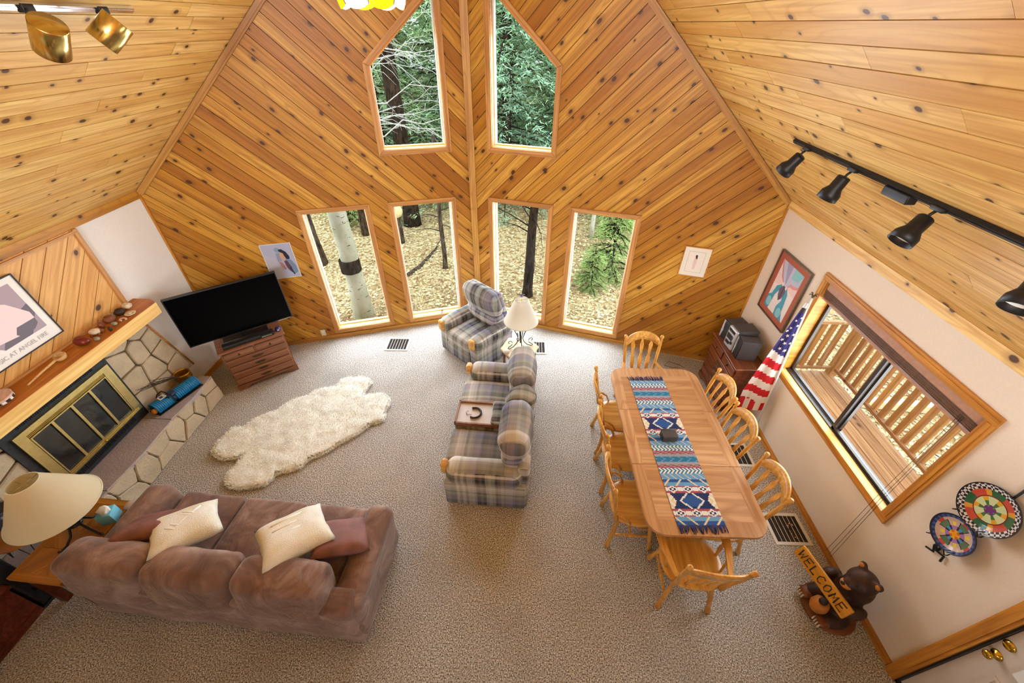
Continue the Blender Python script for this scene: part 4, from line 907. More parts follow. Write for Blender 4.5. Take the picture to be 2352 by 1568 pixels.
for (a, b) in (((-.14, .12), (.10, .14)), ((-.14, .04), (.12, .06)), ((-.12, -.04), (.10, -.02))):
    MB().tube([(a[0], a[1], .074), ((a[0]+b[0])/2, (a[1]+b[1])/2, .081), (b[0], b[1], .074)], .012, 8, flat=.6).build('raised_band', M['fleece_flat'], p3)
p4 = pillow('mauve_pillow', 'mauve throw pillow wedged in the right corner of the brown sofa', .44, .14, M['mauve'], Mpil(-1.45, 1.54, .635, radians(-28), radians(-8), .5), 'throw pillows on the brown sofa')
# plaid loveseat (local: faces +y, x along its length)
ps = thing('plaid_loveseat', 'grey plaid reclining loveseat with a centre console tray', 'sofa', (-.27, 3.03, 0), radians(87))
LW, LD = 1.68, .92; AW2 = .23
MB().rbox(-LW/2+.02, LW/2-.02, -LD/2+.04, LD/2-.06, .03, .30, .03, 2, (4, 3, 1)).build('base', M['plaid'], ps)
for s in (-1, 1):
    x0, x1 = (LW/2-AW2, LW/2) if s > 0 else (-LW/2, -LW/2+AW2)
    a = MB().rbox(x0+.01, x1-.012*1, -LD/2+.06, LD/2-.03, .02, .40, .02, 2, (2, 4, 2)).build('arm_panel', M['plaid'], ps)
    MB().rbox(x0-.01, x1+.01, -LD/2+.10, LD/2-.05, .36, .60, .10, 4, (2, 6, 2), (0, 0, .015), fn=wob(.008, 4, s)).build('arm_pad', M['plaid'], ps)
    xc_ = (x0+x1)/2; MB().rbox(xc_-.055, xc_+.055, LD/2-.075, LD/2+.0, .46, .605, .035, 3, fn=None).build('arm_cap', M['oak_seat'], ps)
CWd = .34; sw = (LW-2*AW2-CWd)/2
for k, x0 in enumerate((-LW/2+AW2, CWd/2)):
    MB().rbox(x0+.004, x0+sw-.004, -LD/2+.2, LD/2, .28, .465, .05, 3, (5, 5, 1), (0, 0, .03), fn=wob(.006, 4, k)).build('seat_cushion', M['plaid'], ps)
    MB().rbox(x0+.004, x0+sw-.004, LD/2-.06, LD/2-.01, .06, .29, .02, 2, (3, 1, 2)).build('footrest', M['plaid'], ps)
cs = MB().rbox(-CWd/2+.004, CWd/2-.004, -LD/2+.2, LD/2-.02, .05, .50, .02, 2, (2, 4, 2)).build('console', M['plaid'], ps)
MB().rbox(-CWd/2+.01, CWd/2-.01, -LD/2+.2, LD/2-.42, .50, .585, .035, 3, (3, 3, 1), (0, 0, .015)).build('console_pad', M['plaid'], ps)
tr = MB().box(-CWd/2, CWd/2, LD/2-.44, LD/2-.02, .50, .505).build('tray', M['tray_top'], ps)
for q in ((-CWd/2, CWd/2, LD/2-.035, LD/2-.015), (-CWd/2, -CWd/2+.018, LD/2-.60, LD/2-.02), (CWd/2-.018, CWd/2, LD/2-.60, LD/2-.02)): MB().box(*q, .485, .53).build('tray_rim', M['cherry'], tr)
bw = (LW-2*.10-CWd*.9)/2
for k, (x0, x1, h) in enumerate(((-LW/2+.10, -LW/2+.10+bw, .98), (-CWd*.45, CWd*.45, .90), (LW/2-.10-bw, LW/2-.10, .98))):
    Mb = TR(0, -LD/2+.13, .52) @ RX(radians(-11)); md = k == 1
    def pf(w, k=k): return w+mnoise.noise_vector(w*5+Vector((k*5, 1, 0)))*.018+mnoise.noise_vector(Vector((w.x*4, w.y*10, w.z*14+k)))*.008
    MB().rbox(x0+.005, x1-.005, -.13, .13, .16, h-.50, .10, 4, (6, 3, 4), (.02, .04, .02), Mb, fn=pf).build('back_cushion', M['plaid'], ps)
    MB().rbox(x0+.02, x1-.02, -.08, .16, -.12, .24, .07, 3, (5, 2, 3), (0, .03, 0), Mb, fn=pf).build('lumbar_cushion', M['plaid'], ps)
MB().rbox(-LW/2+.06, LW/2-.06, -LD/2+.03, -LD/2+.15, .03, .66, .04, 3, (4, 1, 3)).build('back_panel', M['plaid'], ps)
hb = thing('headband', 'dark curved headband with thin wires lying on the loveseat tray', 'headband', M=TR(-.27, 3.03, 0) @ RZ(radians(87)) @ TR(.0, LD/2-.22, .506))
MB().tube([(.075*cos(t), .075*sin(t), .014) for t in [radians(150)+i*radians(240)/14 for i in range(15)]], .011, 8, flat=1.2).build('band', M['dark_clay'], hb)
for s in (-1, 1): MB().tube([(.02*s, .05+.02*s, .006), (.03*s, .085, .006), (.0, .10, .006), (-.025, .08, .006)], .0022, 5).build('wire', M['black_iron'], hb)
# recliner
rc = thing('plaid_recliner', 'grey plaid recliner with wooden arm caps in front of the centre windows', 'armchair', (-.66, 4.80, 0), radians(138))
RW_, RD = .86, .82
MB().rbox(-RW_/2+.04, RW_/2-.04, -RD/2+.06, RD/2-.05, .03, .30, .03, 2, (3, 3, 1)).build('base', M['plaid'], rc)
for s in (-1, 1):
    x0, x1 = (RW_/2-.19, RW_/2) if s > 0 else (-RW_/2, -RW_/2+.19)
    MB().rbox(x0+.015, x1-.015, -RD/2+.08, RD/2-.02, .03, .42, .02, 2, (2, 4, 2)).build('arm_panel', M['plaid'], rc); MB().rbox(x0-.01, x1+.01, -RD/2+.10, RD/2-.01, .38, .59, .09, 4, (2, 6, 2), (0, 0, .015), fn=wob(.008, 4, s+3)).build('arm_pad', M['plaid'], rc)
    xc_ = (x0+x1)/2; MB().rbox(xc_-.05, xc_+.05, RD/2-.035, RD/2+.03, .42, .595, .03, 3).build('arm_cap', M['oak_seat'], rc)
MB().rbox(-RW_/2+.19, RW_/2-.19, -RD/2+.2, RD/2, .27, .46, .05, 3, (5, 5, 1), (0, 0, .035), fn=wob(.006, 4, 9)).build('seat_cushion', M['plaid'], rc); MB().rbox(-RW_/2+.195, RW_/2-.195, RD/2-.05, RD/2-.0, .06, .275, .02, 2, (3, 1, 2)).build('footrest', M['plaid'], rc)
Mb = TR(0, -RD/2+.17, .50) @ RX(radians(-17))
MB().rbox(-.33, .33, -.10, .10, .19, .60, .10, 4, (6, 2, 4), (.01, .04, .03), Mb, fn=wob(.010, 4, 11)).build('head_cushion', M['plaid'], rc); MB().rbox(-.32, .32, -.08, .13, -.10, .24, .07, 3, (6, 2, 3), (0, .03, 0), Mb, fn=wob(.008, 4, 13)).build('lumbar_cushion', M['plaid'], rc)
MB().rbox(-.31, .31, -.15, -.06, -.25, .55, .04, 3, (3, 1, 3), M=Mb).build('back_panel', M['plaid'], rc)
# sheepskin
PX = [(1540,290),(1600,240),(1680,220),(1740,235),(1800,215),(1900,240),(1935,280),(1890,330),(1850,400),(1840,430),(1960,410),(2060,400),(2130,460),(2130,530),(2080,600),(2085,660),(2060,710),(1990,740),(1920,750),(1860,800),(1780,860),(1640,935),(1540,990),(1440,1060),(1330,1110),(1230,1150),(1130,1240),(1020,1280),(860,1310),(800,1380),(730,1440),(640,1460),(560,1470),(430,1490),(330,1470),(280,1430),(280,1370),(310,1290),(380,1240),(440,1170),(480,1110),(420,1140),(270,1155),(180,1130),(130,1070),(170,980),(260,900),(310,840),(370,785),(500,780),(560,730),(620,690),(760,630),(880,590),(960,530),(1060,470),(1220,430),(1300,370),(1400,345),(1530,320)]
SK = [at_z(460+a/4.9, 820+b/4.9, .03) for a, b in PX]; scx = sum(p.x for p in SK)/len(SK); scy = sum(p.y for p in SK)/len(SK); SK = [(p.x-scx, p.y-scy) for p in SK]
def inside(x, y):
    c = False; n = len(SK); j = n-1
    for i in range(n):
        (xi, yi), (xj, yj) = SK[i], SK[j]
        if (yi > y) != (yj > y) and x < (xj-xi)*(y-yi)/(yj-yi)+xi: c = not c
        j = i
    return c
def sdist(x, y):
    best = 9
    for i in range(len(SK)):
        (x0, y0), (x1, y1) = SK[i], SK[(i+1) % len(SK)]; dx, dy = x1-x0, y1-y0; t = max(0, min(1, ((x-x0)*dx+(y-y0)*dy)/(dx*dx+dy*dy))); best = min(best, hypot(x-x0-dx*t, y-y0-dy*t))
    return best
rg = thing('sheepskin_rug', 'long cream double sheepskin rug on the grey carpet', 'rug', (scx, scy, 0))
g = .024; H_ = {}; m = MB(); x0 = min(p[0] for p in SK)-.03; y0 = min(p[1] for p in SK)-.03; nx = int((max(p[0] for p in SK)+.03-x0)/g)+1; ny = int((max(p[1] for p in SK)+.03-y0)/g)+1
def shp(x, y):
    if not inside(x, y): return None
    d = sdist(x, y); k = min(1, d/.05); return .012+.045*sqrt(max(0, 1-(1-k)**2))+.012*mnoise.noise(Vector((x*9, y*9, 0)))*k
idx = {}; vs = []; tufts = []
for i in range(nx):
    for j in range(ny):
        h = shp(x0+i*g, y0+j*g)
        if h is not None: idx[(i, j)] = len(vs); vs.append((x0+i*g, y0+j*g, h)); tufts.append((x0+i*g, y0+j*g, h))
m.add(vs, [(idx[(i, j)], idx[(i+1, j)], idx[(i+1, j+1)], idx[(i, j+1)]) for (i, j) in idx if (i+1, j) in idx and (i+1, j+1) in idx and (i, j+1) in idx], 0, None, True)
n = len(SK); b_ = [(p[0], p[1], .004) for p in SK]; b2 = [(p[0]*.985, p[1]*.985, .03) for p in SK]; m.add(b_+b2, [(i, (i+1) % n, (i+1) % n+n, i+n) for i in range(n)]+[tuple(range(n-1, -1, -1)), tuple(range(n, 2*n))], 0, None, True)
m.build('hide', M['wool'], rg)
m = MB(); vs = []; fs = []
for (x, y, h) in tufts:
    for q in range(7):
        a = rnd.uniform(0, 2*pi); px, py = x+rnd.uniform(-g, g)*.6, y+rnd.uniform(-g, g)*.6; l = rnd.uniform(.018, .034); w = rnd.uniform(.003, .006); e = 1-min(1, sdist(px, py)/.05) if q < 2 else .2
        dx, dy = cos(a)*l*.7, sin(a)*l*.7; o = len(vs); vs += [(px-sin(a)*w, py+cos(a)*w, h-.01), (px+sin(a)*w, py-cos(a)*w, h-.01), (px+dx, py+dy, h+l*.45)]; fs.append((o, o+1, o+2))
for i in range(n):
    (xa, ya), (xb, yb) = SK[i], SK[(i+1) % n]; L = hypot(xb-xa, yb-ya); nxn, nyn = (yb-ya)/L, -(xb-xa)/L
    if inside((xa+xb)/2+nxn*.01, (ya+yb)/2+nyn*.01): nxn, nyn = -nxn, -nyn
    for q in range(int(L/.0022)):
        t = rnd.random(); px, py = xa+(xb-xa)*t-nxn*.012, ya+(yb-ya)*t-nyn*.012; l = rnd.uniform(.018, .036); w = rnd.uniform(.004, .007); z = rnd.uniform(.006, .04); jx = rnd.uniform(-.4, .4)
        o = len(vs); vs += [(px-nyn*w, py+nxn*w, z), (px+nyn*w, py-nxn*w, z), (px+(nxn-nyn*jx)*l, py+(nyn+nxn*jx)*l, max(.003, z+rnd.uniform(-.012, .014)))]; fs.append((o, o+1, o+2))
m.add(vs, fs); tag(m.build('wool', M['wool_tip'], rg), kind='stuff')
# ------------------------------------------------------------------ lamp tables and lamps
hx = thing('hexagonal_table', 'small pale hexagonal lamp table between recliner and loveseat', 'table', (-.02, 4.235, 0), radians(8))
hexp = [(.265*cos(a*pi/3), .265*sin(a*pi/3)) for a in range(6)]
MB().prism(hexp, .495, .525, None, 0, None, .006, .006).build('table_top', M['pale_wood'], hx); MB().prism([(p[0]*.86, p[1]*.86) for p in hexp], .43, .495).build('apron', M['cherry'], hx)
for a in range(6): MB().box(-.016, .016, -.016, .016, 0, .44, TR(hexp[a][0]*.8, hexp[a][1]*.8, 0) @ RZ(a*pi/3)).build('leg', M['cherry'], hx)
def scroll(c, r0, r1, a0, a1, n=14): return [(c[0]+(r0+(r1-r0)*i/n)*cos(a0+(a1-a0)*i/n), c[1]+(r0+(r1-r0)*i/n)*sin(a0+(a1-a0)*i/n)) for i in range(n+1)]
lr = thing('scroll_lamp', 'white shaded lamp on a wrought iron scroll base on the hexagonal table', 'lamp', (-.01, 4.235, .5255), .3, 'table lamps')
prof = [(.165, .004), (.15, .0), (.10, .025), (.045, .10), (.04, .15), (.075, .22), (.085, .30), (.05, .36), (.012, .40)]
for k in range(4):
    an = k*pi/2; u = Vector((cos(an), sin(an), 0)); P_ = [(.115, .075), (.14, .05), (.165, .035), (.175, .012), (.15, .006), (.10, .03), (.05, .09), (.03, .15), (.05, .22), (.085, .30), (.07, .37), (.02, .40)]
    MB().tube([u*a+Vector((0, 0, b)) for a, b in P_], .0058, 6).build('scroll_leg', M['black_iron'], lr); MB().tube([u*a+Vector((0, 0, b+.07)) for a, b in scroll((.15, .04), .034, .012, pi*1.1, -pi*.5)], .0045, 6).build('scroll_leg', M['black_iron'], lr)
MB().tube([(0, 0, .08), (0, 0, .52)], .008, 8).build('stem', M['black_iron'], lr)
MB().lathe([(.225, .445), (.215, .47), (.085, .77), (.082, .772), (.212, .466), (.222, .445)], 40).build('lamp_shade', M['shade_white'], lr); MB().lathe([(.226, .443), (.228, .447), (.226, .452)], 40).build('shade_trim', M['pale_wood'], lr); MB().lathe([(.084, .768), (.087, .771), (.084, .775)], 30).build('shade_trim', M['pale_wood'], lr)
MB().tube([(0, 0, .52), (0, 0, .81)], .004, 6).build('harp', M['brass'], lr)
MB().tube([(-.08, 0, .768), (.08, 0, .768)], .0025, 5).tube([(0, -.08, .768), (0, .08, .768)], .0025, 5).build('spider', M['brass'], lr)
fn_ = MB().ball((0, 0, .82), .012, 8); 
for k in range(5): a = k*2*pi/5; fn_.tube([(0, 0, .82), (.02*cos(a), .02*sin(a), .845), (.035*cos(a), .035*sin(a), .84), (.032*cos(a), .032*sin(a), .83)], .004, 5)
fn_.build('finial', M['lavender_metal'], lr)
tag(MB().lathe([(0, 0), (.045, 0), (.047, .008), (.045, .02), (0, .02)], 20).build('coaster_stack', M['coaster'], None, TR(-.20, 4.13, .5255)), 'small stack of round coasters on the hexagonal lamp table', 'coaster')
et = thing('end_table', 'dark golden parquet end table between sofa and hearth', 'table', (-3.75, 1.49, 0), radians(-3.4))
EW, ED, EZ = .46, .70, .55
for q in ((-EW/2, EW/2, ED/2-.05, ED/2, 0), (-EW/2, EW/2, -ED/2, -ED/2+.05, 0), (-EW/2, -EW/2+.05, -ED/2+.05, ED/2-.05, 1), (EW/2-.05, EW/2, -ED/2+.05, ED/2-.05, 1)):
    if q[4]: MB().box(0, q[3]-q[2], 0, q[1]-q[0], 0, .035).build('border', M['parquet'], et, Matrix(((0, 1, 0, q[0]), (-1, 0, 0, q[3]), (0, 0, 1, EZ-.035), (0, 0, 0, 1))))
    else: MB().box(0, q[1]-q[0], 0, q[3]-q[2], 0, .035).build('border', M['parquet'], et, TR(q[0], q[2], EZ-.035))
for i in range(2):
    for j in range(3):
        x0, y0_ = -EW/2+.05+i*.18, -ED/2+.05+j*.2; rr = ((i+j) % 2)*pi/2+pi/4
        P = [(0, 0), (.178, 0), (.178, .198), (0, .198)]; c_2, s_2 = cos(-rr), sin(-rr); MB().prism([((p[0]-.09)*c_2-(p[1]-.1)*s_2, (p[0]-.09)*s_2+(p[1]-.1)*c_2) for p in P], -.03, 0).build('parquet_tile', M['parquet'], et, TR(x0+.09, y0_+.1, EZ-.0005) @ RZ(rr))
MB().box(-EW/2+.015, EW/2-.015, -ED/2+.015, ED/2-.015, EZ-.055, EZ-.035).box(-EW/2+.03, EW/2-.03, -ED/2+.03, ED/2-.03, EZ-.12, EZ-.055).build('apron', M['redwood'], et)
for sx in (-1, 1):
    for sy in (-1, 1): MB().box(-.03, .03, -.03, .03, 0, EZ-.1, TR(sx*(EW/2-.06), sy*(ED/2-.06), 0)).build('leg', M['redwood'], et)
ll = thing('pleated_lamp', 'cream pleated lamp with a black scrolled iron base on the parquet end table', 'lamp', (-3.71, 1.55, EZ+.007), radians(80), 'table lamps')
for k in range(4):
    an = k*pi/2; u = Vector((cos(an), sin(an), 0)); P_ = [(.20, .02), (.19, .004), (.14, .008), (.085, .05), (.05, .12), (.075, .17), (.11, .21), (.11, .26), (.075, .275), (.06, .25), (.075, .235)]
    MB().tube([u*a+Vector((0, 0, b)) for a, b in P_], .0095, 7).build('scroll_leg', M['black_iron'], ll)
MB().tube([(0, 0, .10), (0, 0, .42)], .012, 8).build('stem', M['black_iron'], ll); MB().lathe([(.02, .10), (.05, .115), (.02, .13)], 14).build('collar', M['black_iron'], ll)
MB().lathe([(.30, .37), (.28, .395), (.095, .715), (.09, .717), (.276, .392), (.296, .37)], 120, fn=lambda j: 1.0+(.006 if j % 2 else -.006)).build('lamp_shade', M['shade_cream'], ll); MB().lathe([(.299, .366), (.304, .371), (.299, .377)], 60).build('shade_trim', M['shade_cream'], ll); MB().lathe([(.094, .711), (.098, .716), (.094, .721)], 40).build('shade_trim', M['shade_cream'], ll)
MB().tube([(-.09, 0, .70), (.09, 0, .70)], .003, 5).tube([(0, -.09, .70), (0, .09, .70)], .003, 5).build('spider', M['brass'], ll)
tb_ = thing('tissue_box', 'light blue square tissue box on the parquet end table', 'tissue box', (-3.56, 1.66, EZ+.0005), radians(20))
MB().rbox(-.055, .055, -.055, .055, 0, .12, .004, 1).build('carton', M['blue_box'], tb_)
def tf(w): return w+mnoise.noise_vector(w*26)*.022
MB().rbox(-.035, .035, -.028, .028, .115, .165, .02, 3, (4, 4, 3), fn=tf).build('tissue', M['white'], tb_)
tag(MB().lathe([(0, .0), (.05, .0), (.075, .03), (.08, .06), (.06, .085), (.052, .085), (.07, .06), (.066, .032), (.045, .008), (0, .008)], 24).build('glass_bowl', M['bowl_glass'], None, TR(-3.87, 1.66, EZ+.0005)), 'round greenish glass bowl under the pleated lamp', 'bowl')
tag(MB().lathe([(0, 0), (.048, 0), (.05, .005), (.048, .01), (0, .01)], 22).build('coaster', M['coaster'], None, TR(-3.50, 1.79, EZ+.0005)), 'single pale round coaster on the parquet end table', 'coaster')
lc = thing('low_chest', 'low dark red wooden chest at the lower left edge', 'chest', (XL+.215, .62, 0))
MB().box(-.205, .19, -.5, .5, 0, .42).build('body', M['redwood'], lc); MB().rbox(-.21, .215, -.52, .52, .42, .46, .01, 2).build('lid', M['redwood'], lc); MB().box(.19, .198, -.48, .48, .05, .08).build('rail', M['redwood'], lc)
bk_ = thing('black_tower', 'black upright tower behind the low red chest', 'tower', (-4.12, 1.20, 0))
MB().rbox(-.06, .06, -.06, .06, .02, .82, .02, 3).build('body', M['plastic_black'], bk_); MB().rbox(-.075, .075, -.075, .075, 0, .025, .01, 2).build('foot', M['plastic_black'], bk_); MB().box(.0605, .062, -.012, .012, .20, .25).build('badge', M['chrome'], bk_)

# ------------------------------------------------------------------ dining set
dt = thing('dining_table', 'long oak extension dining table with rounded corners', 'table', (1.585, 2.62, 0), radians(.3))
TW_, TL_, TZ = 1.02, 2.02, .75
def rrect(w, l, r, n=6):
    P = []
    for (cx, cy, a0) in ((w/2-r, l/2-r, 0), (-w/2+r, l/2-r, pi/2), (-w/2+r, -l/2+r, pi), (w/2-r, -l/2+r, 3*pi/2)):
        P += [(cx+r*cos(a0+pi/2*i/n), cy+r*sin(a0+pi/2*i/n)) for i in range(n+1)]
    return P
full = rrect(TW_, TL_, .16)
inn = [(-TW_/2+.11, -TL_/2+.13), (TW_/2-.11, -TL_/2+.13), (TW_/2-.11, TL_/2-.13), (-TW_/2+.11, TL_/2-.13)]
cuts = [-TL_/2, -.34, .34, TL_/2]
for k in range(3):
    a, b = cuts[k]+(.0012 if k else 0), cuts[k+1]-(.0012 if k < 2 else 0); P = clip(clip(full, 0, -1, -a), 0, 1, b)
    lf = MB().prism(P, TZ-.03, TZ, None, 0, None, .004, .004).build('table_leaf', M['oak_table_y'], dt)
    ia, ib = max(a, -TL_/2+.13), min(b, TL_/2-.13)
    ys = [ia, (ia+ib)/2, ib]
    for j in range(2): MB().box(-TW_/2+.11, TW_/2-.11, ys[j]+.0008, ys[j+1]-.0008, TZ-.002, TZ+.0006).build('veneer_panel', M['oak_table'], lf)
MB().prism(rrect(TW_-.16, TL_-.2, .1), TZ-.105, TZ-.03).build('apron', M['oak_table_y'], dt)
for s in (-1, 1):
    MB().box(-.13, .13, -.05, .05, .10, TZ-.1, TR(0, s*.55, 0)).rbox(-.16, .16, -.07, .07, TZ-.14, TZ-.1, .01, 2, M=TR(0, s*.55, 0)).build('pedestal', M['oak_table'], dt)
    MB().rbox(-.36, .36, -.055, .055, .03, .11, .03, 2, M=TR(0, s*.55, 0)).build('trestle_foot', M['oak_table'], dt)
    for t in (-1, 1): MB().rbox(-.05, .05, -.06, .06, 0, .035, .01, 2, M=TR(t*.31, s*.55, 0)).build('glide', M['oak_table'], dt)
MB().box(-.03, .03, -.52, .52, .14, .22).build('stretcher', M['oak_table_y'], dt)
# woven runner, one small coloured quad per stitch group
RWd, RLn = .40, 1.72; NC, NR = 44, 176
blue = srgb(40, 84, 152); navy = srgb(26, 44, 96); lb_ = srgb(104, 160, 206); wht = srgb(232, 232, 226); red = srgb(164, 70, 86); crm = srgb(228, 208, 168); teal = srgb(36, 118, 156); gry = srgb(160, 156, 158)
def runner_col(c, r):
    p = r % 88; x = abs(c-21.5); q = abs(p-22)
    if p < 44:
        if q < 8:                                            # big stepped medallion
            e = 13-q*1.2; st = (int(x/2) % 2)
            if x < e-3: return blue if q < 5.5+st else navy
            if x < e-.5: return wht
            if x > 15+q*.6: return crm if (x+q) % 6 < 3 else wht
            return navy
        if q < 15:                                           # band of small diamonds
            cx = min(abs(x), abs(x-15)); d = cx+abs(q-11.5)*1.3
            if d < 2: return wht
            if d < 3.4: return navy
            if d < 5.5: return wht
            return red if abs(q-11.5) > 1.6 else (wht if cx > 5 else lb_)
        z = (x+q) % 12
        return crm if z < 2.5 else (lb_ if q < 19 else blue)
    p -= 44
    if p < 6 or 38 <= p: return lb_ if (c+p) % 7 else crm
    if p < 12 or 32 <= p < 38:                               # arrow rows
        k = (c+(abs((p % 6)-3))) % 4; return teal if k < 2 else wht
    if p < 16 or 28 <= p < 32: return red if (c//3+p) % 3 else gry
    if p < 19 or 25 <= p < 28: return gry if (c+p) % 5 else lb_
    z = (c+abs(p-22)*1.5) % 9
    return lb_ if z < 1.4 else teal
rn = thing('table_runner', 'blue white and red woven runner with geometric bands and navy fringe', 'runner', M=TR(1.505, 2.555, TZ+.0012) @ RZ(radians(2.2)))
m = MB(); vs = []; fs = []
for r in range(NR+1):
    for c in range(NC+1): vs.append((-RWd/2+RWd*c/NC+.004*mnoise.noise(Vector((r*.09, 0, 3)))*(1 if c in (0, NC) else .4), -RLn/2+RLn*r/NR, .004+.0015*mnoise.noise(Vector((c*.3, r*.12, 0)))))
m.add(vs, [])
for r in range(NR):
    for c in range(NC): i = r*(NC+1)+c; m.f.append((i, i+1, i+NC+2, i+NC+1)); m.m.append(0); m.c.append(runner_col(c, r)); m.s.append(False)
m.box(-RWd/2, RWd/2, -RLn/2, RLn/2, .0, .002, None, 0, navy); m.build('cloth', M['cloth_print'], rn)
for e in (-1, 1):
    for k in range(34):
        x = -RWd/2+RWd*(k+.5)/34; l = rnd.uniform(.045, .075); dx = rnd.uniform(-.022, .022); y = e*RLn/2
        MB().tube([(x, y-.004*e, .004), (x+dx*.4, y+e*l*.5, .007), (x+dx, y+e*l, .003)], [.0035, .004, .003], 5).build('tassel', M['fringe'], rn)
nh = thing('napkin_holder', 'small dark grey metal box on the middle of the table runner', 'holder', M=TR(1.50, 2.585, TZ+.0075) @ RZ(.06))
MB().rbox(-.075, .075, -.05, .05, .0, .075, .012, 3).build('case', M['plastic_grey'], nh); MB().box(-.077, -.06, -.045, .045, .002, .06).build('opening', M['plastic_black'], nh); MB().tube([(-.075, .052, .07), (.075, .052, .07)], .008, 8).build('hinge', M['plastic_grey'], nh)
# chairs
LEG = [(0, .017), (.06, .020), (.16, .012), (.20, .019), (.24, .014), (.42, .021), (.62, .017), (.66, .024), (.70, .017), (.86, .02), (.93, .026), (1, .022)]
POST = [(0, .020), (.10, .024), (.18, .016), (.24, .023), (.30, .016), (.60, .020), (.78, .018), (.84, .013), (.87, .020), (.905, .012), (.94, .022), (.98, .022), (1, .010)]
STR = [(0, .010), (.2, .013), (.28, .009), (.34, .015), (.5, .017), (.66, .015), (.72, .009), (.8, .013), (1, .010)]
def make_chair(name, label, arms):
    c = thing(name, label, 'chair', group='dining chairs around the oak table'); oc = M['oak_chair']
    # saddle seat
    sw = .235 if not arms else .255; ol = []
    for i in range(28):
        a = 2*pi*i/28; x, y = cos(a), sin(a); e = 3.0; r = (abs(x)**e+abs(y)**e)**(-1/e); xx = x*r*sw*(1-.10*(-y*r > 0)*abs(y*r)); ol.append((xx, y*r*.215))
    m = MB(); rings = []
    for (k, z) in ((.93, .425), (1.0, .436), (1.0, .452), (.965, .462), (.75, .458), (.4, .452), (.001, .450)): rings.append([(p[0]*k, p[1]*k, z) for p in ol])
    n = len(ol); vs = [p for r in rings for p in r]; fs = [tuple(range(n-1, -1, -1))]+[(j*n+i, j*n+(i+1) % n, (j+1)*n+(i+1) % n, (j+1)*n+i) for j in range(len(rings)-1) for i in range(n)]
    m.add(vs, fs, 0, None, True); m.build('seat', M['oak_seat'], c)
    feet = {}
    for sx in (-1, 1):
        for sy in (-1, 1):
            p1 = Vector((sx*.15, sy*.14, .435)); p0 = Vector((sx*.215, sy*.205, 0)); feet[(sx, sy)] = (p0, p1); MB().turned(p1, p0, [(t, r) for t, r in LEG], 9).build('leg', oc, c)
    mid = lambda k, t: feet[k][0].lerp(feet[k][1], t)
    for sx in (-1, 1): MB().turned(mid((sx, -1), .42), mid((sx, 1), .42), STR, 8).build('stretcher', oc, c)
    a, b = mid((-1, -1), .42).lerp(mid((-1, 1), .42), .5), mid((1, -1), .42).lerp(mid((1, 1), .42), .5); MB().turned(a, b, STR, 8).build('stretcher', oc, c)
    PB = lambda sx: (Vector((sx*.185, -.185, .445)), Vector((sx*.225, -.285, 1.0)))
    for sx in (-1, 1): MB().turned(*PB(sx), POST, 10).build('back_post', oc, c)
    # arched crest rail, bowed backwards
    m = MB(); N = 14; vs = []
    for i in range(N+1):
        t = -1+2*i/N; x = t*.212; bow = -.045*(1-t*t); top = .905+.115*sqrt(max(0, 1-t*t*.96)); bot = .845+.075*(1-t*t)
        for (dy, z) in ((-.011, bot), (.011, bot), (.012, top-.006), (-.010, top)): yy = -.185-.1*((z-.445)/.555)+bow+dy; vs.append((x, yy, z))
    fs = [(i*4+j, i*4+(j+1) % 4, (i+1)*4+(j+1) % 4, (i+1)*4+j) for i in range(N) for j in range(4)]+[(3, 2, 1, 0), (N*4, N*4+1, N*4+2, N*4+3)]
    m.add(vs, fs, 0, None, True); m.build('crest_rail', M['oak_seat'], c)
    for k, x0 in enumerate((-.085, 0, .085)):                # arrow slats
        m = MB(); pr = [(.45, .010), (.52, .017), (.60, .026), (.68, .022), (.73, .013), (.80, .019), (.85, .024), (.90, .010), (.925, .008)]; vs = []
        for (z, w) in pr:
            f = (z-.445)/.48; x = x0*(1+.35*f); y = -.175-.1*(z-.445)/.555-.045*f*(1-(x0/.16)**2*.5)
            vs += [(x-w, y-.005, z), (x+w, y-.005, z), (x+w, y+.005, z), (x-w, y+.005, z)]
        nn = len(pr); m.add(vs, [(i*4+j, i*4+(j+1) % 4, (i+1)*4+(j+1) % 4, (i+1)*4+j) for i in range(nn-1) for j in range(4)]+[(3, 2, 1, 0), (nn*4-4, nn*4-3, nn*4-2, nn*4-1)]); m.build('slat', oc, c)
    for sx in (-1, 1):
        if arms:
            ar = MB(); P_ = [(.205, -.205, .622), (.235, -.08, .626), (.265, .05, .628), (.27, .13, .628), (.255, .175, .624)]; ws = [.018, .023, .028, .034, .026]; vs = []
            for (x, y, z), w in zip(P_, ws): vs += [(sx*(x-w), y, z-.011), (sx*(x+w), y, z-.011), (sx*(x+w), y, z+.008), (sx*(x-w), y, z+.011)]
            f_ = [(i*4+j, i*4+(j+1) % 4, (i+1)*4+(j+1) % 4, (i+1)*4+j) for i in range(4) for j in range(4)]+[(3, 2, 1, 0), (16, 17, 18, 19)]; ar.add(vs, f_ if sx > 0 else [q[::-1] for q in f_]); ar = ar.build('arm', M['oak_seat'], c)
            MB().turned((sx*.222, .07, .45), (sx*.263, .12, .622), STR, 8).build('arm_support', oc, c); MB().turned((sx*.222, -.06, .45), (sx*.243, -.03, .62), [(0, .009), (.5, .012), (1, .008)], 8).build('arm_support', oc, c)
        else:
            MB().tube([(sx*.195, -.215, .60), (sx*.222, -.165, .59), (sx*.226, -.10, .54), (sx*.222, -.06, .455)], [.012, .014, .014, .011], 7, flat=.7).build('hip_brace', oc, c)
    return c
side = make_chair('dining_chair', '', False); armc = make_chair('dining_armchair', '', True)
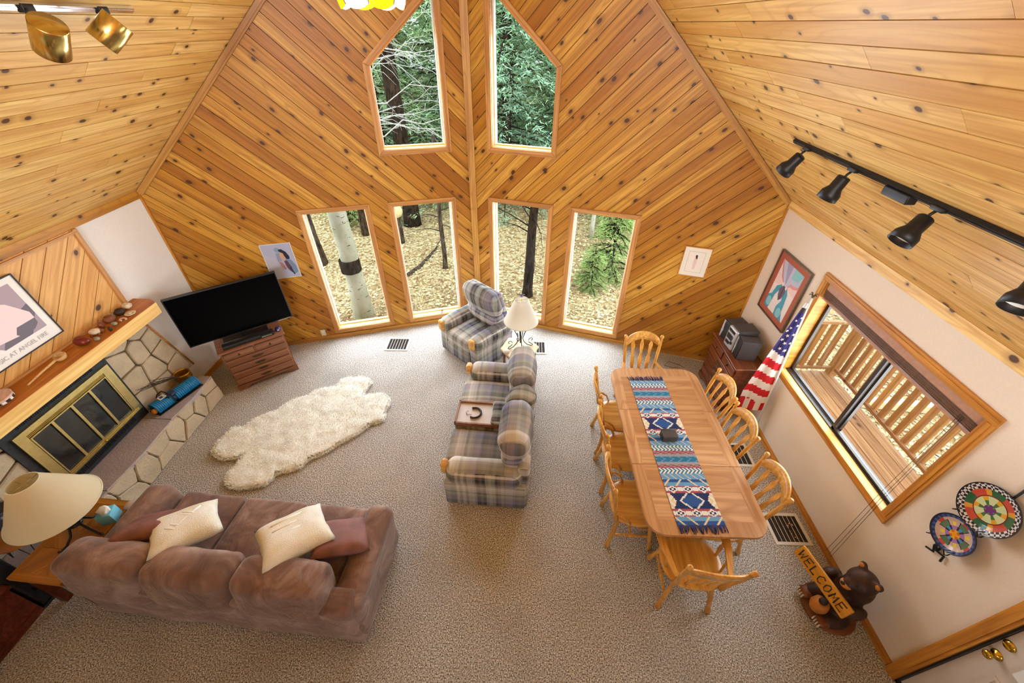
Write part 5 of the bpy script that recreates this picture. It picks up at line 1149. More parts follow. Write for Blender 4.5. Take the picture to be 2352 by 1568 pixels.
spots = [(1.95, 3.165, pi/2, 'oak dining chair on the wall side nearest the flag'), (1.95, 2.655, pi/2+.02, 'oak dining chair on the wall side in the middle'), (1.955, 2.05, pi/2-.03, 'oak dining chair on the wall side nearest the white floor register and armchair'),
         (1.13, 3.135, -pi/2, 'oak dining chair on the loveseat side nearest the prow windows'), (1.11, 2.635, -pi/2+.02, 'oak dining chair on the loveseat side in the middle'), (1.10, 2.06, -pi/2-.02, 'oak dining chair on the loveseat side nearest the camera')]
for k, (x, y, a, lab) in enumerate(spots):
    o = side if k == 0 else copy_tree(side); o.location = (x, y, 0); o.rotation_euler.z = a; o['label'] = lab
for k, (x, y, a, lab) in enumerate(((1.485, 1.535, radians(-3), 'oak armchair pulled out at the near end of the dining table'), (1.525, 3.68, pi+.02, 'oak armchair at the far end of the dining table by the prow windows'))):
    o = armc if k == 0 else copy_tree(armc); o.location = (x, y, 0); o.rotation_euler.z = a; o['label'] = lab
# ------------------------------------------------------------------ pictures, flag, plates, bear
figure = [(srgb(176, 180, 206), [(-.178, -.243), (.178, -.243), (.178, .243), (-.178, .243)]), (srgb(190, 188, 204), [(-.178, -.243), (.0, -.243), (-.06, .05), (-.178, .12)]),
  (srgb(132, 160, 186), el(.0, .165, .034, .034)), (srgb(150, 156, 182), [(-.03, .12), (.03, .12), (.02, .0), (-.035, .0)]), (srgb(34, 32, 52), [(.015, .17), (.055, .172), (.10, .13), (.125, .06), (.12, .02), (.08, .02), (.06, .09), (.02, .13)]),
  (srgb(206, 160, 128), [(.02, .14), (.06, .11), (.07, .03), (.045, .0), (.02, .03), (.012, .08)]), (srgb(118, 138, 166), [(.06, .02), (.13, .01), (.168, -.08), (.17, -.18), (.12, -.21), (.06, -.14), (.05, -.05)]), (srgb(96, 62, 82), [(.04, .0), (.08, .0), (.11, -.10), (.10, -.19), (.05, -.10)]),
  (srgb(176, 122, 108), [(-.025, .0), (.02, -.03), (.04, -.12), (.02, -.13), (-.015, -.07)]), (srgb(26, 30, 50), [(.085, -.10), (.10, -.10), (.125, -.21), (.11, -.215)])]
picture('portrait_print', 'unframed pale blue print of a dark haired shawled figure above the television', MLW @ TR(UL(-3.335), 1.415, .002), .38, .51, .006, .012, M['white'], srgb(176, 180, 206), figure)
picture('small_print', 'small wood framed sketch in a wide white mat on the right pine wall', MRW @ TR(UR(2.25), 1.565, .002), .345, .43, .014, .018, M['oak_trim'], srgb(244, 238, 222),
  [(srgb(120, 110, 100), [(-.10, -.145), (.10, -.145), (.10, .145), (-.10, .145)]), (srgb(246, 236, 226), [(-.098, -.143), (.098, -.143), (.098, .143), (-.098, .143)]), (srgb(238, 206, 200), [(-.02, .04), (.02, .05), (.018, -.03), (.012, -.10), (-.015, -.10), (-.02, -.02)]), (srgb(30, 26, 30), el(.0, .085, .014, .018, 10)), (srgb(226, 184, 176), el(-.005, .055, .012, .018, 10)), (srgb(30, 26, 30), [(-.01, .07), (.015, .075), (.014, .045), (.008, .045)])])
tq = srgb(70, 160, 186); tq2 = srgb(140, 200, 212); lav = srgb(196, 196, 220); lav2 = srgb(164, 160, 196); pkk = srgb(226, 150, 148); ws_ = srgb(236, 226, 224); pur = srgb(112, 92, 112)
picture('dress_painting', 'large terracotta matted painting of a lavender headdress and turquoise shawl on the right wall', Matrix(((0, 0, -1, XR-.001), (-1, 0, 0, 4.055), (0, 1, 0, 1.62), (0, 0, 0, 1))), .60, .76, .012, .03, plain('pewter', srgb(120, 108, 96), .35, .6), srgb(176, 92, 66),
  [(ws_, [(-.21, -.30), (.21, -.30), (.21, .30), (-.21, .30)]), (srgb(238, 206, 206), [(-.21, .0), (.0, .06), (.21, .02), (.21, .12), (.0, .16), (-.21, .14)]), (tq, [(-.21, -.30), (-.21, -.16), (-.16, -.12), (-.13, -.0), (-.05, .06), (-.02, .05), (-.10, -.10), (-.12, -.30)]), (tq2, el(-.155, -.22, .045, .06)), (tq, [(.02, -.30), (.0, -.12), (.05, .06), (.10, .0), (.12, -.12), (.13, -.20), (.19, -.30)]), (tq2, el(.09, -.24, .05, .06)),
   (ws_, [(-.11, -.30), (-.08, -.06), (-.05, -.05), (-.01, -.14), (.03, -.05), (.05, -.10), (.0, -.22), (-.06, -.30)]), (pur, [(-.06, .0), (-.02, .07), (.02, .07), (.05, .0), (.03, -.09), (-.01, -.13), (-.05, -.07)]), (srgb(50, 36, 56), [(-.004, .06), (.004, .06), (.004, -.12), (-.004, -.12)]),
   (lav, [(-.20, .30), (-.10, .14), (-.02, .06), (.03, .06), (.10, .12), (.21, .16), (.21, .30)]), (lav2, [(-.12, .30), (-.02, .10), (.0, .08), (.0, .30)]), (tq2, [(.05, .30), (.04, .18), (.17, .20), (.21, .30)]), (pkk, [(-.21, .30), (-.19, .24), (-.12, .13), (-.04, .07), (-.05, .09), (-.12, .16), (-.17, .25), (-.19, .30)]), (pkk, [(.03, .06), (.09, .10), (.14, .10), (.21, .13), (.21, .16), (.13, .13), (.08, .13)]), (ws_, el(-.035, .07, .018, .024)), (ws_, el(.04, .06, .018, .024))])
# flag on a leaning pole
fl = thing('flag_on_pole', 'stars and stripes flag hanging from a pole leaning in the window corner', 'flag', (0, 0, 0))
pt, pb = Vector((XR-.09, 3.52, 1.86)), Vector((XR-.075, 3.30, .02))
MB().tube([pb, pt], .011, 8).build('pole', M['white'], fl); 
fnl = MB().ball(tuple(pt+Vector((0, -.005, .02))), .016, 8)
for k in range(4): a = k*pi/2; fnl.tube([pt+Vector((0, 0, .02)), pt+Vector((.03*cos(a), .03*sin(a), .05)), pt+Vector((.045*cos(a), .045*sin(a), .04))], .005, 5)
fnl.build('finial', plain('bronze', srgb(88, 84, 60), .5, .6), fl)
# cloth: draped, narrow at the top and wider below; u across the folds, v down
fr_, fw_, fb_ = srgb(206, 28, 38), srgb(240, 232, 230), srgb(52, 46, 110)
NU, NV = 30, 78; m = MB(); vs = []; ax = (pb-pt).normalized(); sd = Vector((-.78, .63, -.05)); sd = (sd-ax*sd.dot(ax)).normalized(); nn_ = ax.cross(sd)
for j in range(NV+1):
    v = j/NV; wd = .045+.20*min(1, v*1.25)+.03*v; base = pt+ax*(.06+1.42*v)
    for i in range(NU+1):
        u = i/NU; fold = .013*sin(u*pi*3+v*1.5)*min(1, .3+v); vs.append(base+sd*(u*wd-.02)+nn_*(fold-.0)+Vector((-.012, 0, -.12*u*v)))
m.add(vs, [])
for j in range(NV):
    for i in range(NU):
        v = (j+.5)/NV; u = (i+.5)/NU
        if v < .08: c = fw_ if v < .04 else srgb(70, 60, 66)
        elif v < .47-.07*u: c = fb_
        elif v < .93-.05*u: c = (fw_, fr_)[int((v-.47+.07*u)/.0668) % 2]
        else: c = (fr_, fw_)[int(u*5) % 2]
        q = j*(NU+1)+i; m.f.append((q, q+1, q+NU+2, q+NU+1)); m.m.append(0); m.c.append(c); m.s.append(True)
m.build('cloth', M['cloth_print'], fl)
star = [(.5*(1 if k % 2 == 0 else .40)*sin(2*pi*k/10), .5*(1 if k % 2 == 0 else .40)*cos(2*pi*k/10)) for k in range(10)]
for (u, v, s_sz) in ((.3, .12, .028), (.65, .15, .03), (.3, .19, .034), (.7, .215, .036), (.25, .26, .04), (.6, .275, .042), (.88, .24, .036), (.18, .335, .042), (.5, .34, .044), (.82, .315, .042), (.3, .40, .044), (.62, .395, .044)):
    j, i = int(v*NV), int(u*NU); p = Vector(vs[j*(NU+1)+i]); du = (Vector(vs[j*(NU+1)+i+1])-Vector(vs[j*(NU+1)+i-1])).normalized(); dv = (Vector(vs[(j+1)*(NU+1)+i])-p).normalized(); nz = du.cross(dv)
    if nz.dot(Vector((0, 0, 4))-p) < 0: nz = -nz
    Ms = Matrix(((du.x, dv.x, nz.x, p.x), (du.y, dv.y, nz.y, p.y), (du.z, dv.z, nz.z, p.z), (0, 0, 0, 1))); MB().prism([(a*s_sz, b*s_sz) for a, b in star], .003, .006, Ms).build('star', M['white'], fl)
# plate rack
prk = thing('plate_rack', 'black wrought iron plate rack on the right wall above the carved bear', 'rack', (XR-.012, 1.40, 0))
MB().tube([(0, .0, 1.10), (0, 0, 2.15)], .008, 6).build('upright', M['black_iron'], prk)
MB().tube([(-.004, 0, 1.20), (-.006, .03, 1.14), (-.006, .0, 1.10), (-.006, -.05, 1.12), (-.006, -.06, 1.07)], .008, 6).tube([(-.006, .01, 1.17), (-.006, .03, 1.12), (-.006, .005, 1.075), (-.006, .05, 1.05)], .008, 6).build('foot_scroll', M['black_iron'], prk)
def plate(zc, R, kind, lab):
    tilt = RY(-pi/2+.12); Mx = TR(XR-.05, 1.40, zc) @ tilt
    p = thing('painted_plate', lab, 'plate', M=Mx, group='painted plates on the iron rack')
    m = MB(); nr, na = 26, 96; prof = lambda t: (R*t, (-.012 if t < .62 else -.012+.022*((t-.62)/.38)))
    def colr(t, a):
        if kind == 0:
            if t > .93: return srgb(36, 40, 66)
            if t > .80: return srgb(70, 98, 160) if int(a/(2*pi)*48) % 2 else srgb(44, 62, 120)
            k = (a/(2*pi)*4) % 1; x = abs(k-.5)*2
            if t < .10: return srgb(236, 160, 40)
            if t < .22: return srgb(206, 110, 36) if int(a/(2*pi)*8) % 2 else srgb(236, 170, 50)
            if t < .42: return srgb(160, 122, 190) if x < .45 else (srgb(60, 150, 196) if x > .75 else srgb(56, 34, 66))
            if t < .70: return srgb(88, 122, 96) if x > .62 else (srgb(232, 210, 60) if x < .16 and t < .62 else (srgb(40, 30, 36) if x > .5 else srgb(206, 178, 164)))
            return srgb(204, 72, 60) if x > .75 else srgb(206, 178, 164)
        if t > .95: return srgb(30, 28, 44)
        if t > .78: return srgb(222, 220, 224) if (int(a/(2*pi)*64)+int(t*40)) % 2 else srgb(40, 36, 46)
        k = (a/(2*pi)*4) % 1
        if t > .55: return srgb(50, 104, 70) if k < .4 else (srgb(200, 82, 66) if k > .6 else srgb(224, 160, 60))
        if t > .50: return srgb(120, 40, 40)
        if t < .2: return srgb(112, 54, 130) if (a/(2*pi)*5) % 1 < .7 or t < .1 else srgb(90, 140, 90)
        k = (a/(2*pi)*6) % 1
        return srgb(206, 220, 170) if abs(k-.5) < .3 else (srgb(226, 170, 56) if t > .36 else srgb(70, 120, 70))
    vs = []
    for i in range(nr+1):
        r, z = prof(max(i/nr, .001))
        for j in range(na): a = 2*pi*j/na; vs.append((r*cos(a), r*sin(a), z+.012))
    m.add(vs, [])
    for i in range(nr):
        for j in range(na):
            m.f.append((i*na+j, (i+1)*na+j, (i+1)*na+(j+1) % na, i*na+(j+1) % na)[::1]); m.m.append(0); m.c.append(colr((i+.5)/nr, 2*pi*(j+.5)/na)); m.s.append(True)
    m.lathe([(R, .022), (R, .014), (R*.6, -.006), (0, -.006)], na, None, 0, srgb(40, 40, 60)); m.build('dish', M['glazed'], p)
    for s in (-1, 1):
        a = pi+s*.62; c0 = Vector((R*.97*cos(a), R*.97*sin(a), .02)); MB().tube([c0+Vector((.03, 0, .008)), c0+Vector((0, .02*s, .016)), c0+Vector((-.03, .0, .006)), c0+Vector((-.035, 0, -.02)), c0+Vector((-.01, 0, -.03))], .004, 6).build('plate_hook', M['black_iron'], prk, prk.matrix_basis.inverted() @ Mx)
plate(1.335, .135, 0, 'blue rimmed plate with a purple and yellow flower star'); plate(1.65, .165, 1, 'larger plate painted with green leaves and a purple flower')
bs_ = thing('bead_string', 'small string of pale beads lying on the floor register by the dining table', 'beads', (2.80, 2.10, .0105))
for k in range(16):
    t = k/15; a = .4+t*4.6; r = .035+.05*t; MB().ball((r*cos(a)*.6, r*sin(a)-.03*t, .006), .0062, 8).build('bead', M['pink_shell'] if k % 3 else M['clay'], bs_)
MB().tube([((.035+.05*t)*cos(.4+t*4.6)*.6, (.035+.05*t)*sin(.4+t*4.6)-.03*t, .006) for t in [i/24 for i in range(25)]], .0015, 4).build('thread', M['twig'], bs_)
# carved bear with welcome board
br = thing('carved_bear', 'carved wooden bear holding a yellow welcome board by the right wall', 'figurine', (2.745, 1.385, 0), radians(90+4)); br.scale = (1.5, 1.5, 1.5)
def blob(name, parts_, mat, parent):
    me = bpy.data.meshes.new(name); bm = bmesh.new()
    for (c, r) in parts_:
        q = bmesh.ops.create_icosphere(bm, subdivisions=3, radius=1); 
        for v in q['verts']: v.co = Vector((c[0]+v.co.x*r[0], c[1]+v.co.y*r[1], c[2]+v.co.z*r[2]))
    bm.to_mesh(me); bm.free()
    for p in me.polygons: p.use_smooth = True
    me.materials.append(mat); o = bpy.data.objects.new(name, me); COL.objects.link(o); o.parent = parent
    md = o.modifiers.new('r', 'REMESH'); md.mode = 'VOXEL'; md.voxel_size = .010; md.use_smooth_shade = True
    ms = o.modifiers.new('s', 'SMOOTH'); ms.iterations = 4; ms.factor = .5
    return o
# local frame: bear faces +y (rotated to face the room)
blob('body', [((0, -.01, .16), (.085, .08, .15)), ((0, -.02, .30), (.075, .07, .10)), ((0, 0, .385), (.07, .072, .068)), ((0, .055, .37), (.034, .045, .03)), ((-.055, -.01, .45), (.024, .014, .026)), ((.055, -.01, .45), (.024, .014, .026)), ((-.075, .03, .05), (.045, .085, .05)), ((.075, .03, .05), (.045, .085, .05)), ((-.10, .03, .24), (.033, .06, .04)), ((.10, .03, .24), (.033, .06, .04))], M['bear_dark'], br)
MB().lathe([(0, 0), (.135, 0), (.14, .015), (.13, .025), (0, .025)], 20).build('log_base', M['bear_mid'], br)
for s in (-1, 1):
    ft = MB().rbox(s*.075-.035, s*.075+.035, .06, .135, .025, .075, .025, 3).build('paw', M['bear_mid'], br)
    for k in range(4): MB().box(s*.075-.024+k*.014, s*.075-.018+k*.014, .128, .137, .03, .062).build('claw', M['cream_clay'], ft)
MB().ball((0, .105, .378), (.012, .01, .009), 8).build('nose', M['ink'], br); MB().ball((0, .075, .362), (.030, .030, .024), 12).build('muzzle', M['bear_light'], br)
for s in (-1, 1): MB().ball((s*.026, .058, .402), .007, 8).build('eye', M['ink'], br); MB().ball((s*.055, .0, .45), (.014, .008, .015), 8).build('inner_ear', M['bear_light'], br)
MB().lathe([(0, 0), (.033, .004), (.045, .04), (.04, .075), (.022, .085), (0, .085)], 14, TR(-.02, .12, .085)).build('honey_pot', M['bear_light'], br); MB().lathe([(0, 0), (.02, 0), (.02, .018), (0, .018)], 12, TR(-.02, .12, .17)).build('pot_lid', M['dark_clay'], br)
Mbd = TR(.055, .125, .27) @ RX(radians(34)) @ RY(radians(7))
bd = MB().rbox(-.178, .178, -.010, .010, -.038, .038, .006, 2, M=Mbd).build('welcome_board', M['sign_wood'], br)
G = {'W': [[(0, 1), (.2, 0), (.5, .7), (.75, 0), (1, 1)]], 'E': [[(1, 1), (0, .95), (.05, .5), (0, 0), (1, .02)], [(.05, .5), (.75, .55)]], 'L': [[(0, 1), (.05, 0), (.9, .05)]], 'C': [[(1, .85), (.5, 1), (.05, .6), (.15, .15), (.6, 0), (1, .15)]], 'O': [[(.5, 1), (.05, .65), (.15, .15), (.55, 0), (.95, .35), (.85, .85), (.5, 1)]], 'M': [[(0, 0), (.15, 1), (.5, .35), (.8, 1), (1, 0)]]}
for k, chh in enumerate('WELCOME'):
    m = MB(); x0 = .156-k*.0465; w_, h_ = .033, .044
    for stt in G[chh]: m.tube([Mbd @ Vector((x0-p[0]*w_, .0102, -.022+p[1]*h_)) for p in stt], .0044, 5, flat=.6)
    m.build('letter', M['ink'], bd)
# ------------------------------------------------------------------ track lights and hanging lamp
def roofpt(x): return ZW+SLOPE*((XR-x) if x > XC else (x-XL))
def track(name, x, y0, y1, side, label, mat, heads, headmaker):
    nrm = Vector((-s_, 0, -c_)) if side > 0 else Vector((s_, 0, -c_)); o = Vector((x, 0, roofpt(x)))+nrm*.0; t = thing(name, label, 'track light')
    Mx = frame((o.x, y0, o.z), (0, 1, 0), tuple(nrm.cross(Vector((0, 1, 0)))*-1)); 
    nz = Mx.to_3x3() @ Vector((0, 0, 1)); sg = 1 if nz.dot(nrm) > 0 else -1
    MB().box(0, y1-y0, -.018, .018, min(.002*sg, .024*sg), max(.002*sg, .024*sg)).box(0, y1-y0, -.006, .006, min(.02*sg, .027*sg), max(.02*sg, .027*sg)).build('rail', mat, t, Mx)
    for (yy, d) in heads: headmaker(t, o+nrm*.026+Vector((0, yy, 0)), nrm, Vector(d).normalized())
    return t
def aim(p, d):
    d = Vector(d).normalized(); x = d.orthogonal().normalized(); y = d.cross(x); return Matrix(((x.x, y.x, d.x, p.x), (x.y, y.y, d.y, p.y), (x.z, y.z, d.z, p.z), (0, 0, 0, 1)))
def black_head(t, p, nrm, d):
    ad = MB().rbox(-.02, .02, -.04, .04, -.012, .012, .004, 1, M=TR(p)).build('adapter', M['black_iron'], t)
    h0 = p+nrm*.045+Vector((-.015, 0, -.04)); c = h0+d*.025
    MB().tube([p, p+nrm*.04, h0], .008, 7).build('arm', M['black_iron'], t)
    hd = MB().lathe([(0, -.055), (.036, -.055), (.040, -.05), (.042, .02), (.062, .055), (.064, .10), (.060, .10), (.058, .058), (.035, .03), (0, .03)], 22, aim(c, d)).build('lamp_head', M['black_iron'], t); MB().lathe([(0, .035), (.045, .05), (.056, .07)], 18, aim(c, d)).build('bulb', M['white'], hd)
tk = track('track_light', 2.13, 1.2, 3.54, 1, 'black ceiling track with adjustable black spot heads on the right slope', M['black_iron'], ((3.33, (-.35, .35, -.9)), (2.78, (-.25, .1, -.95)), (2.09, (-.55, -.2, -.75)), (1.47, (-.5, -.4, -.75))), black_head)
MB().rbox(2.10, 2.16, 2.28, 2.48, 3.225, 3.275, .008, 2).build('connector', M['black_iron'], tk)
def brass_head(t, p, nrm, d, hc=None):
    hc = BH[len([c for c in t.children if c.name.startswith('lamp_head')])]; hc = Vector(hc)
    MB().rbox(-.022, .022, -.035, .035, -.02, .02, .006, 2, M=TR(p)).build('adapter', M['black_iron'], t); h0 = hc-d*.06+Vector((-.03, -.05, .03)); MB().tube([p, p.lerp(h0, .5), h0], .009, 8).build('arm', M['black_iron'], t)
    MB().lathe([(0, -.085), (.078, -.085), (.080, -.081), (.080, .085), (.077, .087), (.074, .07), (0, .02)], 28, aim(hc, d)).build('lamp_head', M['brass'], t)
BH = [(-2.66, 2.69, 3.915), (-2.66, 3.11, 3.935)]
track('chrome_track_light', -2.80, 1.6, 3.54, -1, 'chrome ceiling track with brass drum spot heads on the left slope', M['chrome'], ((2.77, (-.62, .22, -.75)), (3.27, (-.6, -.5, -.62))), brass_head)
hl = thing('stained_glass_lamp', 'hanging stained glass lamp in yellow and white panels at the top edge', 'pendant lamp', (XC, 2.40, 4.06)); hl.scale = (.85, .85, 1)
yel = NT('amber_glass'); yel = yel.base(srgb(244, 190, 20), .3, 0, .5, Emission__Color=(*srgb(255, 196, 10), 1), Emission__Strength=1.0); wg = NT('milk_glass'); wg = wg.base(srgb(250, 248, 240), .3, 0, .5, Emission__Color=(1, .96, .88, 1), Emission__Strength=1.6)
for k in range(8):
    a0, a1 = 2*pi*k/8+.2, 2*pi*(k+1)/8+.2; m = MB(); vs = []; nn2 = 6
    pr = [(.17, .0), (.182, .02), (.18, .06), (.16, .12), (.10, .20), (.05, .24)]
    for r, z in pr:
        for j in range(nn2+1): t = j/nn2; a = a0+(a1-a0)*t; zz = z+(.018*(1-(2*t-1)**2)*-1 if z == 0 else 0); vs.append((r*cos(a), r*sin(a), zz))
    m.add(vs, [(i*(nn2+1)+j, i*(nn2+1)+j+1, (i+1)*(nn2+1)+j+1, (i+1)*(nn2+1)+j) for i in range(len(pr)-1) for j in range(nn2)], 0, None, True); m.build('glass_panel', wg if k % 2 else yel, hl)
    MB().tube([(r*cos(a0)*1.005, r*sin(a0)*1.005, z) for r, z in pr], .004, 5).build('lead_came', M['chrome'], hl)
MB().lathe([(.0, .24), (.05, .24), (.04, .27), (.012, .29), (0, .29)], 16).build('cap', M['brass'], hl); MB().tube([(0, 0, .29), (0, 0, ZRIDGE-4.06-.02)], .006, 6).build('chain', M['brass'], hl)

# ------------------------------------------------------------------ outdoors
GZ = -.6
def gz(x, y): 
    d = max(0, hypot(max(0, abs(x)-5), max(0, y-6))-1.0); return GZ+.10*mnoise.noise(Vector((x*.25, y*.25, 0)))+min(d*.02, .5)
m = MB(); vs = []; xs = [-40+1.0*i for i in range(91)]; ys = [-14+1.0*j for j in range(69)]
for y in ys:
    for x in xs: vs.append((x, y, gz(x, y)))
n = len(xs); m.add(vs, [(j*n+i, j*n+i+1, (j+1)*n+i+1, (j+1)*n+i) for j in range(len(ys)-1) for i in range(n-1)], 0, None, True)
tag(m.build('ground', M['litter']), 'forest floor of dry tan leaves outside the windows', None, None, 'structure')
for mt, cnt, lab in (('leaf', 15000, 'pale dry leaves scattered over the forest floor'), ('leaf_dark', 7000, 'brown dry leaves scattered over the forest floor')):
    vs = []; fs = []
    for k in range(cnt):
        y = 5.6+9*rnd.random()**1.3; x = rnd.uniform(-7.5, 4.5) if k % 5 else rnd.uniform(4.7, 8.5)
        if k % 5 == 0: y = rnd.uniform(1.5, 7)
        z = gz(x, y)+rnd.uniform(.004, .02); a = rnd.uniform(0, pi); s = rnd.uniform(.022, .05); c, d = cos(a)*s, sin(a)*s; t1, t2 = rnd.uniform(-.012, .012), rnd.uniform(-.012, .012); o = len(vs)
        vs += [(x-c, y-d, z+t1), (x+d*.6, y-c*.6, z+t2), (x+c, y+d, z-t1*.3), (x-d*.6, y+c*.6, z+.004)]; fs.append((o, o+1, o+2, o+3))
    tag(MB().add(vs, fs).build('fallen_leaves', M[mt]), lab, 'leaves', None, 'stuff')
def trunk(name, x, y, h, r, mat, label, lean=(0, 0), cat='tree', n=12, extra=None, group='trunks outside the lower windows'):
    t = thing(name, label, cat, (x, y, gz(x, y)-.05), 0, group); pts = []; rs = []
    for k in range(13): f = k/12; pts.append((lean[0]*f*h+.05*mnoise.noise(Vector((x, f*3, 1))), lean[1]*f*h+.05*mnoise.noise(Vector((y, f*3, 5))), f*h)); rs.append(r*(1.25 if k == 0 else 1)*(1-.35*f))
    MB().tube(pts, rs, n).build('trunk', mat, t)
    if extra: extra(t, pts, rs)
    return t
def asp(t, pts, rs):
    MB().lathe([(.155, .98), (.178, .99), (.176, 1.22), (.15, 1.23)], 14, fn=lambda j: 1+.03*(j % 2)).build('bark_band', M['bark_dark'], t, TR(-.01, .0, .1))
trunk('aspen_tree', -3.13, 6.42, 9, .165, M['aspen'], 'thick white aspen trunk with black scars outside the lower left window', (-.012, .004), extra=asp)
trunk('bare_tree', -4.9, 8.5, 9, .17, M['bark'], 'grey barked trunk behind the white aspen')
trunk('bare_tree', -5.25, 8.3, 9, .09, M['bark_dark'], 'thin dark trunk at the edge of the lower left window')
def twigs(k, z0, z1, L, mat, both=True):
    def f(t, pts, rs):
        for i in range(k):
            z = z0+(z1-z0)*i/k; a = rnd.uniform(0, 2*pi); f_ = z/pts[-1][2]; p = Vector(pts[0]).lerp(Vector(pts[-1]), f_); d = Vector((cos(a), sin(a), rnd.uniform(-.1, .35))); l = L*rnd.uniform(.5, 1.2)
            q = [p, p+d*l*.4+Vector((0, 0, .04)), p+d*l*.75+Vector((.06*rnd.uniform(-1, 1), .06*rnd.uniform(-1, 1), -.02)), p+d*l+Vector((0, 0, -.10*l))]
            b = MB().tube(q, [.014, .010, .006, .003], 5)
            for j in range(4):
                e = q[1].lerp(q[3], (j+.5)/4); dd = Vector((cos(a+rnd.choice((-1, 1))*.9), sin(a+rnd.choice((-1, 1))*.9), rnd.uniform(-.2, .3))); b.tube([e, e+dd*l*.22, e+dd*l*.36+Vector((0, 0, -.03))], [.004, .003, .0015], 4)
            b.build('branch', mat, t)
    return f
trunk('dark_tree', -3.2, 10.95, 10, .21, M['bark_dark'], 'thick dark trunk seen through the window left of the centre post', extra=twigs(10, 1.5, 3.5, 1.6, M['bark_dark']))
trunk('dark_tree', -3.75, 11.0, 10, .14, M['bark_dark'], 'slimmer dark trunk left of the thick dark trunk')
trunk('sapling', -1.86, 8.45, 2.9, .055, M['bark'], 'thin leafless sapling in the window left of the centre post', (.012, 0), extra=twigs(12, .8, 2.7, .8, M['bark']))
trunk('dark_tree', .10, 7.32, 2.75, .105, M['bark_dark'], 'slim dark trunk leaning slightly outside the window behind the recliner', (.035, .0), extra=twigs(12, 1.2, 2.6, 1.2, M['bark_dark']))
trunk('pale_sapling', 1.80, 10.3, 6, .06, M['aspen'], 'pale thin trunk behind the young pine', (.02, 0)); trunk('pale_sapling', 3.1, 11.2, 6, .06, M['aspen'], 'pale thin trunk right of the young pine top'); trunk('pale_sapling', .95, 9.7, 6, .05, M['bark'], 'grey thin trunk at the left edge of the lower right window')
pb_ = thing('log_birdhouse', 'pale round log slice mounted on a short post outside', 'post', (-3.22, 9.75, gz(-3.2, 9.75)-.02)); MB().tube([(0, 0, 0), (0, 0, .75)], [.09, .075], 10).build('post', M['bark'], pb_); MB().lathe([(0, 0), (.16, 0), (.17, .03), (.16, .09), (0, .09)], 16, TR(0, 0, .86) @ RX(radians(75))).build('log_slice', M['cut_log'], pb_)
lg = [at_z(925, 640, GZ+.04), at_z(965, 612, GZ+.05), at_z(1008, 565, GZ+.04)]
tag(MB().tube(lg, [.055, .05, .03], 8).build('fallen_log', M['bark']), 'thin fallen log lying on the leaves outside', 'log')
# conifers: whorls of branches with needle sprays
def conifer(name, H, spread, mat, seed, z0=1.2, dens=1.0, bare=False):
    R_ = random.Random(seed); t = thing(name, '', 'tree'); MB().tube([(0, 0, 0), (.05, 0, H*.5), (0, .04, H)], [.014*H, .009*H, .01], 8).build('trunk', M['bark_dark'], t)
    fv = []; ff = []; br_ = MB(); z = z0
    while z < H-.2:
        nb = R_.randint(4, 6); L = spread*(1-z/H)**.75+.18
        for k in range(nb):
            a = R_.uniform(0, 2*pi); l = L*R_.uniform(.75, 1.2); d = Vector((cos(a), sin(a), 0)); p0 = Vector((0, 0, z)); P = [p0, p0+d*l*.5+Vector((0, 0, -.05*l)), p0+d*l+Vector((0, 0, -.28*l))]
            br_.tube(P, [.022, .014, .004], 4)
            ns = int(l/.058*dens)
            for i in range(ns):
                f = .15+.85*i/ns; c = P[0].lerp(P[1], f*2) if f < .5 else P[1].lerp(P[2], f*2-1); sd = 1 if i % 2 else -1
                aa = a+sd*R_.uniform(.5, 1.2); tl = R_.uniform(.22, .42)*(1-.4*f)*min(1.4, spread); td = Vector((cos(aa), sin(aa), R_.uniform(-.45, .15))).normalized(); sp = td.cross(Vector((0, 0, 1))).normalized()
                for q in range(5):
                    e = c+td*tl*(q+.5)/5; nd = (td*.6+sp*R_.uniform(-1, 1)+Vector((0, 0, R_.uniform(-.5, .5)))).normalized(); ln = R_.uniform(.10, .20)*min(1, .45+H*.08); w = nd.cross(Vector((R_.uniform(-1, 1), R_.uniform(-1, 1), 1))).normalized()*.017*min(1, .4+H*.08)
                    o = len(fv); fv += [tuple(e-w), tuple(e+w), tuple(e+nd*ln)]; ff.append((o, o+1, o+2))
        z += R_.uniform(.17, .28)*(1 if H > 3 else .45)
    br_.build('branches', M['bark_dark'], t); tag(MB().add(fv, ff).build('needles', mat, t), kind='stuff'); return t
protos = [conifer('fir_tree', 12, 2.35, M['needles'], 1, .6), conifer('fir_tree', 11, 2.2, M['needles_blue'], 2, .5), conifer('pine_tree', 13, 2.5, M['needles'], 3, .8)]
for p in protos: tag(p, None, None, 'conifers in the forest beyond the windows')
sp_ = [(-4.4, 13.0), (-.6, 12.8), (1.6, 14.4), (-2.6, 14.9), (-7.0, 14.6), (4.3, 13.2), (-.6, 17.0), (-4.6, 17.6), (2.8, 17.8), (-8.8, 18.6), (.9, 20.2), (-2.7, 19.6), (6.4, 17.4), (-6.6, 21.4), (-.9, 22.6), (3.4, 22.0), (-4.4, 23.2), (-10.8, 15.4), (7.2, 22.2), (-11.4, 22.6), (-1.6, 26), (1.8, 25.6), (5.2, 26.5), (-7.8, 26.2)]
pos = ['nearest in the upper left window', 'nearest in the upper right window']
for k, (x, y) in enumerate(sp_):
    o = protos[k] if k < 3 else copy_tree(protos[k % 3]); o.location = (x, y, gz(x, y)-.05); o.rotation_euler.z = k*1.3; s = (.96, 1.03, .98, 1.08)[k % 4]; o.scale = (s, s, s)
    kd = ('green spreading fir', 'bluish green fir', 'tall broad pine')[k % 3]; rw = 'in the row nearest the house' if y < 15 else 'in the middle of the forest' if y < 20 else 'at the back of the forest'
    o['label'] = kd+' '+rw+' behind the upper windows'
